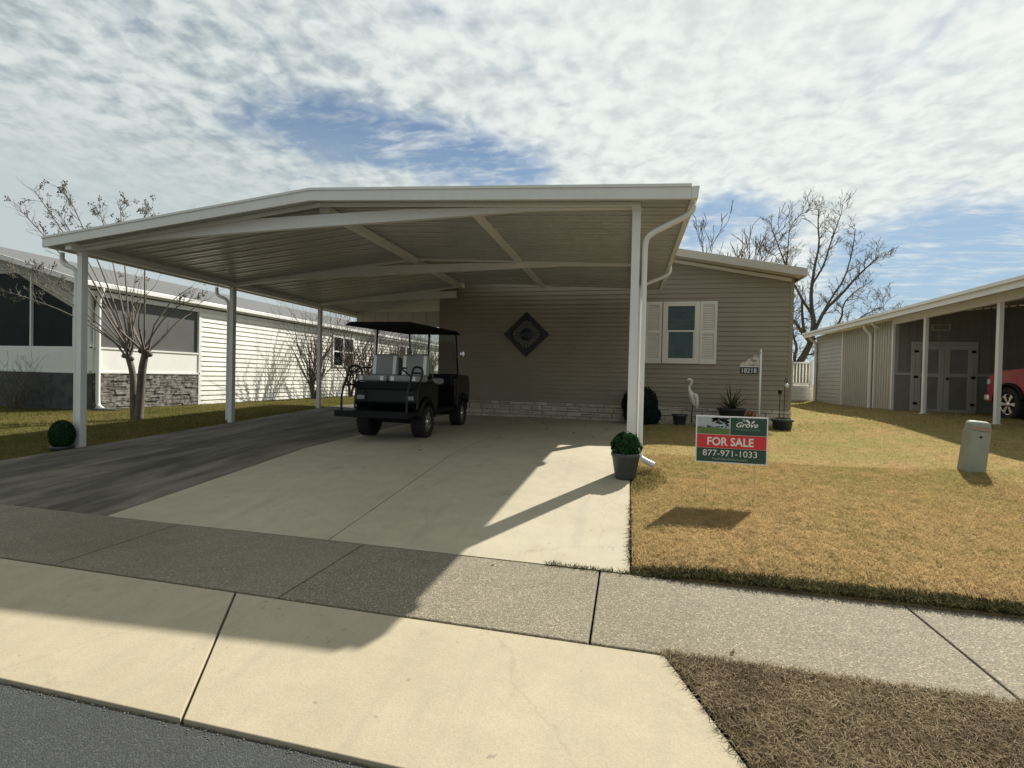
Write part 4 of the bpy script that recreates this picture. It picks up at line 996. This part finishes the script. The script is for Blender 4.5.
# ------------------------------------------------------------------ utility pedestal
pd = empty('utility_pedestal', (4.12, 7.14, .235), math.radians(-6), 'weathered green utility pedestal standing alone on the right lawn', 'utility box')
pd.rotation_euler = (0, math.radians(5), math.radians(-6)); pd.scale = (.88, .9, .97)
m = MB(); m.hexa([(-.122,-.12,-.02),(.122,-.12,-.02),(.122,.12,-.02),(-.122,.12,-.02),(-.116,-.11,.66),(.116,-.11,.66),(.116,.11,.66),(-.116,.11,.66)]); m.build('body', M['pedestal'], pd, .03, 3)
m = MB(); m.hexa([(-.119,-.117,.63),(.119,-.117,.63),(.119,.117,.63),(-.119,.117,.63),(-.108,-.10,.765),(.108,-.10,.765),(.108,.10,.765),(-.108,.10,.765)]); m.build('cap', M['pedestal'], pd, .045, 4)
m = MB(); m.box(-.10,.10,-.1215,-.114,.65,.695); m.build('warning_strip', mat('faded_orange_label', (.33,.24,.17), .7), pd)
m = MB(); m.lathe([(.014,-.120),(.014,-.110)], c=(0,0,.57), n=10, axis='y'); m.build('lock', M['black_matte'], pd)

# ================================================================== WHEELS, GOLF CART, TRUCK
def wheel(parent, c, r, w, side, rim_r, spokes=6, steer=0):
    """axle along local x; side=+1 outward face towards +x"""
    e_ = MB(); prof = [(rim_r,-w/2),(r*.93,-w/2),(r,-w/2+.03),(r,w/2-.03),(r*.93,w/2),(rim_r,w/2),(rim_r*.96,w/2-.02),(rim_r*.96,-w/2+.02)]
    n = 32; o = 0; vs = []; fs = []
    for rr, h in prof:
        for k in range(n):
            a = 2*PI*k/n; vs.append((h, rr*math.cos(a), rr*math.sin(a)))
    L = len(prof)
    for i in range(L):
        for k in range(n): fs.append((i*n+k, i*n+(k+1) % n, ((i+1) % L)*n+(k+1) % n, ((i+1) % L)*n+k))
    e_.add(vs, fs, True)
    for k in range(24):                        # tread blocks
        a = 2*PI*k/24
        for q in (-.3, .3): e_.obox((q*w, math.cos(a)*r, math.sin(a)*r), (1,0,0), (0,-math.sin(a),math.cos(a)), (0,math.cos(a),math.sin(a)), w*.2, r*.055, .008)
    wh = empty('wheel', c); wh.parent = parent
    e_.build('tyre', M['rubber'], wh)
    rm = MB(); fx = side*(w/2-.035)
    rm.lathe([(rim_r*.97, -w*.3), (rim_r*.97, w*.3)], n=28, axis='x')
    rm.build('rim', M['black_matte'], wh)
    sp_ = MB(); sp_.lathe([(rim_r*.24, fx-.01), (rim_r*.24, fx+.02*side), (rim_r*.1, fx+.03*side)], n=16, axis='x')
    for k in range(spokes):
        a = 2*PI*k/spokes; d = Vector((0,math.cos(a),math.sin(a))); t = Vector((0,-math.sin(a),math.cos(a))); X = Vector((1,0,0))
        i0, i1 = rim_r*.2, rim_r*.93
        sp_.hexa([d*i0-t*.02+X*(fx-.012), d*i0+t*.02+X*(fx-.012), d*i1+t*.045+X*(fx-.012), d*i1-t*.045+X*(fx-.012), d*i0-t*.02+X*(fx+.012), d*i0+t*.02+X*(fx+.012), d*i1+t*.045+X*(fx+.012), d*i1-t*.045+X*(fx+.012)])
    for i in range(28):
        a0 = 2*PI*i/28; a1 = 2*PI*(i+1)/28
        sp_.add([(fx, rim_r*.9*math.cos(a0), rim_r*.9*math.sin(a0)), (fx, rim_r*.9*math.cos(a1), rim_r*.9*math.sin(a1)), (fx+.008*side, rim_r*1.0*math.cos(a1), rim_r*1.0*math.sin(a1)), (fx+.008*side, rim_r*1.0*math.cos(a0), rim_r*1.0*math.sin(a0))], [(0,1,2,3)])
    sp_.build('spokes', M['chrome'], wh)
    return wh
# golf cart: local +y is its front, x to its right
gc = empty('golf_cart', (-3.99, 7.99, .285), math.radians(3.0), 'black lifted golf cart with grey and white rear seat parked under the carport', 'golf cart')
for sx in (-1, 1):
    for y in (0.0, 2.15): wheel(gc, (sx*.50, y, .275), .275, .23, sx, .18, 6)
m = MB(); m.box(-.34,.34,-.45,2.55,.33,.42); m.box(-.52,.52,-.05,.05,.24,.31); m.box(-.5,.5,2.1,2.2,.24,.31); m.box(-.58,.58,.42,1.62,.39,.45); m.build('chassis', M['black_matte'], gc, .01)
m = MB(); arch = [(-.34,.50),(-.30,.60),(-.16,.68),(.0,.70),(.16,.68),(.30,.60),(.36,.45),(.62,.45),(.66,.90),(.40,.98),(-.42,.94),(-.46,.60)]
m.prism_x(arch, -.565, .565); m.build('rear_body', M['cart_body'], gc, .03)
for sx in (-1, 1):
    m = MB(); m.tube([(sx*.57, .36*math.cos(a), .30+.36*math.sin(a)) for a in lin(.15, PI-.15, 14)], .045, 8); m.build('fender_flare', M['black_matte'], gc)
    m = MB(); m.tube([(sx*.57, 2.15+.36*math.cos(a), .30+.36*math.sin(a)) for a in lin(.15, PI-.15, 14)], .045, 8); m.build('fender_flare', M['black_matte'], gc)
    m = MB(); m.box(sx*.44-.07, sx*.44+.07, -.475, -.455, .66, .73); m.build('tail_light', M['vinyl_grey'], gc, .01)
m = MB(); m.prism_x([(1.75,.42),(1.86,.60),(2.15,.72),(2.45,.66),(2.60,.46),(2.72,.50),(2.74,.90),(2.66,1.10),(1.72,1.13),(1.62,1.02),(1.66,.46)], -.60, .60); m.build('front_cowl', M['black'], gc, .04)
m = MB(); m.box(-.56,.56,1.50,1.74,.86,1.12); m.build('dashboard', M['black_matte'], gc, .03)
m = MB(); m.box(-.5,.5,2.66,2.80,.36,.48); m.build('front_bumper', M['black_matte'], gc, .03)
for sx in (-1, 1):
    m = MB(); m.box(sx*.42-.1, sx*.42+.1, 2.66, 2.725, .70, .80); m.build('headlight', M['lamp_glass'], gc, .01)
# seats: two cushions and backs facing forward, the pair behind facing the rear
def seat(name, y0, y1, zb, back_y, lean, facing):
    s_ = empty(name, (0,0,0)); s_.parent = gc
    for cx in (-.285, .285):
        c1 = MB(); c1.box(cx-.275, cx+.275, y0, y1, zb, zb+.12); c1.build('cushion', M['vinyl_grey'], s_, .04, 3)
        c2 = MB(); bz0 = zb+.10; bz1 = zb+.50
        c2.hexa([(cx-.265, back_y-.05, bz0), (cx+.265, back_y-.05, bz0), (cx+.265, back_y+.05, bz0), (cx-.265, back_y+.05, bz0), (cx-.235, back_y-.05+lean, bz1), (cx+.235, back_y-.05+lean, bz1), (cx+.235, back_y+.05+lean, bz1), (cx-.235, back_y+.05+lean, bz1)]); c2.build('back_cushion', M['vinyl_grey'], s_, .045, 3)
        for off in (-.19, .19):
            st_ = MB(); yb = back_y + facing*.052
            st_.hexa([(cx+off-.03, yb-.008, bz0+.03), (cx+off+.03, yb-.008, bz0+.03), (cx+off+.03, yb+.008, bz0+.03), (cx+off-.03, yb+.008, bz0+.03), (cx+off-.03, yb-.008+lean*.94, bz1-.03), (cx+off+.03, yb-.008+lean*.94, bz1-.03), (cx+off+.03, yb+.008+lean*.94, bz1-.03), (cx+off-.03, yb+.008+lean*.94, bz1-.03)])
            ye = y0-.004 if facing < 0 else y1+.004
            st_.build('back_piping', M['vinyl_white'], s_, .004, 1)
            st_ = MB(); st_.box(cx+off-.03, cx+off+.03, ye-.004, ye+.004, zb+.025, zb+.10); st_.build('cushion_piping', M['vinyl_white'], s_, .003, 1)
    return s_
seat('rear_seat', -.40, .08, .96, .14, .05, -1)
seat('front_seat', .45, .98, .92, .36, -.05, 1)
m = MB(); m.box(-.57,.57,.22,.26,1.02,1.12); m.build('seat_frame', M['metal_dark'], gc)
# rear footrest platform and grab rails
m = MB(); m.box(-.62,.62,-.98,-.46,.415,.475); m.box(-.62,.62,-1.0,-.97,.40,.50); m.box(-.5,-.44,-.6,-.3,.36,.42); m.box(.44,.5,-.6,-.3,.36,.42); m.build('footrest', M['black_matte'], gc, .006)
m = MB(); m.box(-.56,.56,-.50,-.46,.84,.96); m.build('seat_apron', M['black_matte'], gc, .008)
for sx in (-1, 1):
    m = MB(); x = sx*.56
    m.tube(smooth([(x,-.88,.47),(x,-.88,.80),(x,-.72,1.02),(x,-.66,1.16),(x,-.60,1.22),(x,-.30,1.22),(x,-.2,1.16),(x,-.22,1.08),(x,-.34,.96),(x,-.42,.80),(x,-.44,.50)], 2), .018, 8)
    m.tube([(x,-.80,.90),(x,-.40,.90)], .016, 8); m.tube([(x,-.66,1.12),(x,-.30,1.12)], .015, 8)
    m.tube(smooth([(x,-.70,1.05),(x-sx*.16,-.66,1.16),(x-sx*.24,-.60,1.20),(x-sx*.24,-.34,1.20)],2), .015, 8)
    m.build('grab_rail', M['metal_dark'], gc)
# roof, struts, windshield
m = MB(); rp = []
for (xx, yy, zz) in ((-.60,-.80,1.875),(.60,-.80,1.875),(.60,1.95,1.965),(-.60,1.95,1.965)): rp.append((xx,yy,zz))
top = [(-.53,-.72,1.945),(.53,-.72,1.945),(.53,1.87,2.035),(-.53,1.87,2.035)]
m.hexa(rp + top); m.build('roof', M['canopy'], gc, .025, 3)
for a, b in (((-.50,.20,1.1),(-.50,.25,1.92)), ((.50,.20,1.1),(.50,.25,1.92)), ((-.54,1.98,1.0),(-.52,1.82,1.97)), ((.54,1.98,1.0),(.52,1.82,1.97))):
    m = MB(); m.tube([a, b], .019, 8); m.build('roof_strut', M['metal_dark'], gc)
m = MB(); m.hexa([(-.53,1.93,1.08),(.53,1.93,1.08),(.53,1.937,1.08),(-.53,1.937,1.08),(-.51,1.80,1.95),(.51,1.80,1.95),(.51,1.807,1.95),(-.51,1.807,1.95)]); m.build('windshield', M['windshield'], gc)
m = MB(); m.tube([(-.28+.16*math.cos(a), 1.40+.05*math.sin(a), 1.18+.14*math.sin(a)) for a in lin(0, 2*PI, 24)], .014, 8); m.tube([(-.28,1.42,1.17),(-.28,1.62,1.0)], .016, 8); m.build('steering_wheel', M['black_matte'], gc)
m = MB(); m.sphere((.66,1.84,1.56), (.055,.03,.085), 12, 8); m.tube([(.53,1.86,1.48),(.66,1.85,1.54)], .008, 6); m.build('side_mirror', M['chrome'], gc)

# red pickup: local +y is its front
tk = empty('pickup_truck', (9.50, 13.70, .625), 0, 'red pickup truck nosed into the right carport behind a white post', 'pickup truck')
for sx in (-1, 1):
    for y in (0.0, -3.55): wheel(tk, (sx*.80, y, .39), .39, .27, sx, .255, 6)
m = MB()
prof = [(.70,.42),(.71,.88),(.67,1.03),(.52,1.13),(.30,1.18),(-.62,1.22),(-.75,1.18),(-2.45,1.16),(-2.5,1.16),(-4.55,1.14),(-4.62,.60),(-4.5,.50),(-4.02,.50)]
def archp(c, r, n=10): return [(c - r*math.cos(a), .39+r*math.sin(a)) for a in lin(.25, PI-.25, n)]
prof += [(y, z) for y, z in archp(-3.55, .47)] + [(-3.0,.46),(-.55,.46)] + [(y, z) for y, z in archp(0.0, .47)] + [(.52,.44)]
m.prism_x(prof, -.90, .90); m.build('body', M['red'], tk, .03, 2)
m = MB(); m.prism_x([(-.62,1.17),(-1.25,1.76),(-2.35,1.78),(-2.5,1.17)], -.76, .76); cab = m.build('cab', M['red'], tk, .05, 2)
m = MB(); m.prism_x([(-.85,1.22),(-1.30,1.66),(-2.28,1.68),(-2.36,1.22)], -.772, .772); m.build('side_glass', M['screen'], cab)
m = MB(); m.prism_x([(-.60,1.20),(-1.2,1.75),(-1.22,1.72),(-.64,1.19)], -.66, .66); m.build('windscreen', M['screen'], cab)
m = MB(); m.box(-.70,.70,.69,.725,.62,.90); m.build('grille', M['black_matte'], tk, .01)
m = MB(); m.box(-.92,.92,.62,.80,.44,.60); m.build('front_bumper', M['chrome'], tk, .04)
for sx in (-1, 1):
    m = MB(); m.box(sx*.78-.125, sx*.78+.125, .58, .725, .84, .99); m.build('headlight', M['lamp_glass'], tk, .03)
    m = MB(); m.tube([(sx*.91, .47*math.cos(a), .39+.47*math.sin(a)) for a in lin(.2, PI-.2, 16)], .035, 8); m.build('wheel_arch_trim', M['black_matte'], tk)
    m = MB(); m.tube([(sx*.91, -3.55+.47*math.cos(a), .39+.47*math.sin(a)) for a in lin(.2, PI-.2, 16)], .035, 8); m.build('wheel_arch_trim', M['black_matte'], tk)
    m = MB(); m.box(sx*1.0-.09, sx*1.0+.09, -.88, -.78, 1.20, 1.38); m.tube([(sx*.78,-.83,1.22),(sx*.95,-.83,1.26)], .02, 8); m.build('side_mirror', M['chrome'], tk, .02)
    for yd in (-.72, -1.72):
        m = MB(); m.box(min(sx*.90, sx*.904), max(sx*.90, sx*.904), yd-.95, yd-.02, .55, 1.12); dd = m.build('door', M['red'], tk, .001)
        h = MB(); h.box(sx*.915-.012, sx*.915+.012, yd-.85, yd-.68, .98, 1.02); h.build('handle', M['chrome'], dd, .005)

# ================================================================== CAMERA, SUN, SKY
cam = bpy.data.cameras.new('camera'); co = bpy.data.objects.new('camera', cam); C.objects.link(co)
cam.sensor_fit = 'HORIZONTAL'; cam.sensor_width = 36; cam.lens = FPX/1024*36; cam.clip_end = 2000; cam.clip_start = .05
mw = Matrix(((_r3.x,_u3.x,-_f2.x,0),(_r3.y,_u3.y,-_f2.y,0),(_r3.z,_u3.z,-_f2.z,HC),(0,0,0,1))); co.matrix_world = mw
S = bpy.context.scene; S.camera = co
sl = bpy.data.lights.new('sun', 'SUN'); sl.energy = 5.0; sl.angle = math.radians(.55); sl.color = (1.0,.945,.845)
so = bpy.data.objects.new('sun', sl); C.objects.link(so); so.rotation_euler = SUN.to_track_quat('Z','Y').to_euler()

wd = bpy.data.worlds.new('World'); S.world = wd; wd.use_nodes = True; nt = wd.node_tree
def N(t, **k):
    n = nt.nodes.new(t)
    for a, v in k.items():
        if a in n.inputs: n.inputs[a].default_value = v
        else: setattr(n, a, v)
    return n
def Lk(a, b): nt.links.new(a, b)
def MA(op, a, b=None, clamp=False):
    n = N('ShaderNodeMath', operation=op); n.use_clamp = clamp
    for i, v in enumerate((a, b)):
        if v is None: continue
        if hasattr(v, 'links'): Lk(v, n.inputs[i])
        else: n.inputs[i].default_value = v
    return n.outputs[0]
def MR(v, a, b, c=0, d=1, smooth=True):
    n = N('ShaderNodeMapRange'); n.interpolation_type = 'SMOOTHSTEP' if smooth else 'LINEAR'
    Lk(v, n.inputs[0]); n.inputs[1].default_value = a; n.inputs[2].default_value = b; n.inputs[3].default_value = c; n.inputs[4].default_value = d
    return n.outputs[0]
def MIX(f, a, b):
    n = N('ShaderNodeMix', data_type='RGBA')
    for s_, v in ((n.inputs[0], f), (n.inputs[6], a), (n.inputs[7], b)):
        if hasattr(v, 'links'): Lk(v, s_)
        elif hasattr(v, '__len__'): s_.default_value = (*v, 1)
        else: s_.default_value = v
    return n.outputs[2]
bg = nt.nodes['Background']
sky = N('ShaderNodeTexSky', sky_type='NISHITA'); sky.sun_disc = False; sky.sun_elevation = SUN_EL; sky.sun_rotation = SUN_AZ; sky.dust_density = .15; sky.air_density = 1.0; sky.ozone_density = 2.0
tc = N('ShaderNodeTexCoord'); D = tc.outputs['Generated']
sx = N('ShaderNodeSeparateXYZ'); Lk(D, sx.inputs[0]); dx, dy, dz = sx.outputs
zz = MA('ADD', MA('MAXIMUM', dz, .0), .10)
cb = N('ShaderNodeCombineXYZ'); Lk(MA('DIVIDE', dx, zz), cb.inputs[0]); Lk(MA('DIVIDE', dy, zz), cb.inputs[1])
def NO(scale, detail, rough, dist=0, off=(0,0,0), sc=(1,1,1)):
    mp = N('ShaderNodeMapping'); mp.inputs['Location'].default_value = off; mp.inputs['Scale'].default_value = sc; Lk(cb.outputs[0], mp.inputs[0])
    n = N('ShaderNodeTexNoise'); n.inputs['Scale'].default_value = scale; n.inputs['Detail'].default_value = detail; n.inputs['Roughness'].default_value = rough; n.inputs['Distortion'].default_value = dist
    Lk(mp.outputs[0], n.inputs['Vector']); return n.outputs['Fac']
puff = NO(12.5, 3, .5, .35); big = NO(1.1, 5, .55, .2, (3.1,1.7,0)); fine = NO(30, 3, .6, .2, (5,2,0)); wisp = NO(2.2, 6, .6, .6, (1,7,0), (1,.45,1))
def blob(d, r, amp):
    n = N('ShaderNodeVectorMath', operation='DISTANCE'); Lk(D, n.inputs[0]); n.inputs[1].default_value = Vector(d).normalized()
    return MR(n.outputs['Value'], r*.15, r, amp, 0)
gap = None
for d, r, a in (((-.625,.667,.406),.055,.16), ((-.566,.71,.419),.07,.24), ((-.509,.751,.42),.085,.32), ((-.439,.795,.418),.085,.36), ((-.361,.838,.41),.085,.36), ((-.277,.875,.398),.08,.32), ((-.189,.906,.38),.075,.28),
                ((-.699,.527,.484),.06,.18), ((-.326,.744,.583),.05,.12), ((.176,.934,.312),.07,.24), ((.121,.952,.28),.09,.32), ((.233,.933,.274),.08,.26), ((.466,.867,.179),.15,.42), ((.364,.91,.201),.10,.30), ((.56,.81,.14),.16,.40), ((.72,.69,.08),.22,.32)):
    b_ = blob(d, r, a); gap = b_ if gap is None else MA('ADD', gap, b_)
low_r = MA('MULTIPLY', MR(dz, .22, .12), MR(dx, .0, .3))
den = MA('ADD', MA('MULTIPLY', puff, .30), MA('MULTIPLY', big, .65))
den = MA('ADD', den, MA('MULTIPLY', wisp, .50))
den = MA('SUBTRACT', den, gap)
den = MA('SUBTRACT', den, MA('MULTIPLY', low_r, .30))
cov = MR(den, .30, .70)
streak = NO(7, 6, .66, .25, (4,2,0), (.45,1.3,1)); cov = MA('MAXIMUM', cov, MR(streak, .44, .72, 0, .75))
hz = MR(dz, .26, .02); cov = MA('MAXIMUM', cov, MA('MULTIPLY', MA('MULTIPLY', hz, MR(dx, .15, -.15)), .9))
sd_ = N('ShaderNodeVectorMath', operation='DOT_PRODUCT'); Lk(D, sd_.inputs[0]); sd_.inputs[1].default_value = SUN
glow = MR(sd_.outputs['Value'], .45, 1.0)
mid = NO(4.2, 4, .5, .5, (9,4,0)); lum = MA('ADD', MA('ADD', MA('MULTIPLY', puff, .62), MA('MULTIPLY', fine, .22)), MA('MULTIPLY', mid, .28))
hz_l = MA('MULTIPLY', MR(dz, .46, .20), MR(dx, -.25, -.6))
shade = MIX(hz_l, MR(lum, .36, .70), (.5,.5,.5))
cov = MA('MAXIMUM', cov, MA('MULTIPLY', hz_l, .95))
CLD, CLW = (.215,.262,.282), (.47,.505,.49)
cc = MIX(shade, CLD, CLW)
cc = MIX(MA('MULTIPLY', glow, .5), cc, (.64,.655,.625))
hazed = MIX(MR(dz, .55, .0, .12, .80), sky.outputs[0], (.24/.055,.33/.055,.41/.055))
skys = N('ShaderNodeVectorMath', operation='SCALE'); Lk(hazed, skys.inputs[0]); skys.inputs['Scale'].default_value = 1.0
K = .055
sc_ = N('ShaderNodeVectorMath', operation='SCALE'); Lk(cc, sc_.inputs[0]); sc_.inputs['Scale'].default_value = 1/K
fin = MIX(cov, skys.outputs[0], sc_.outputs[0])
away = N('ShaderNodeVectorMath', operation='SCALE'); Lk(fin, away.inputs[0]); Lk(MR(dy, -.6, .35, .80, 1.0), away.inputs['Scale'])   # unseen sky behind the camera dimmed to darken faces turned towards it
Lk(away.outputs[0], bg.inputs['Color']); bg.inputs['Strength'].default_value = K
S.view_settings.view_transform = 'Standard'; S.view_settings.look = 'None'; S.view_settings.gamma = 1; S.view_settings.exposure = .68
S.render.resolution_x = 1024; S.render.resolution_y = 768
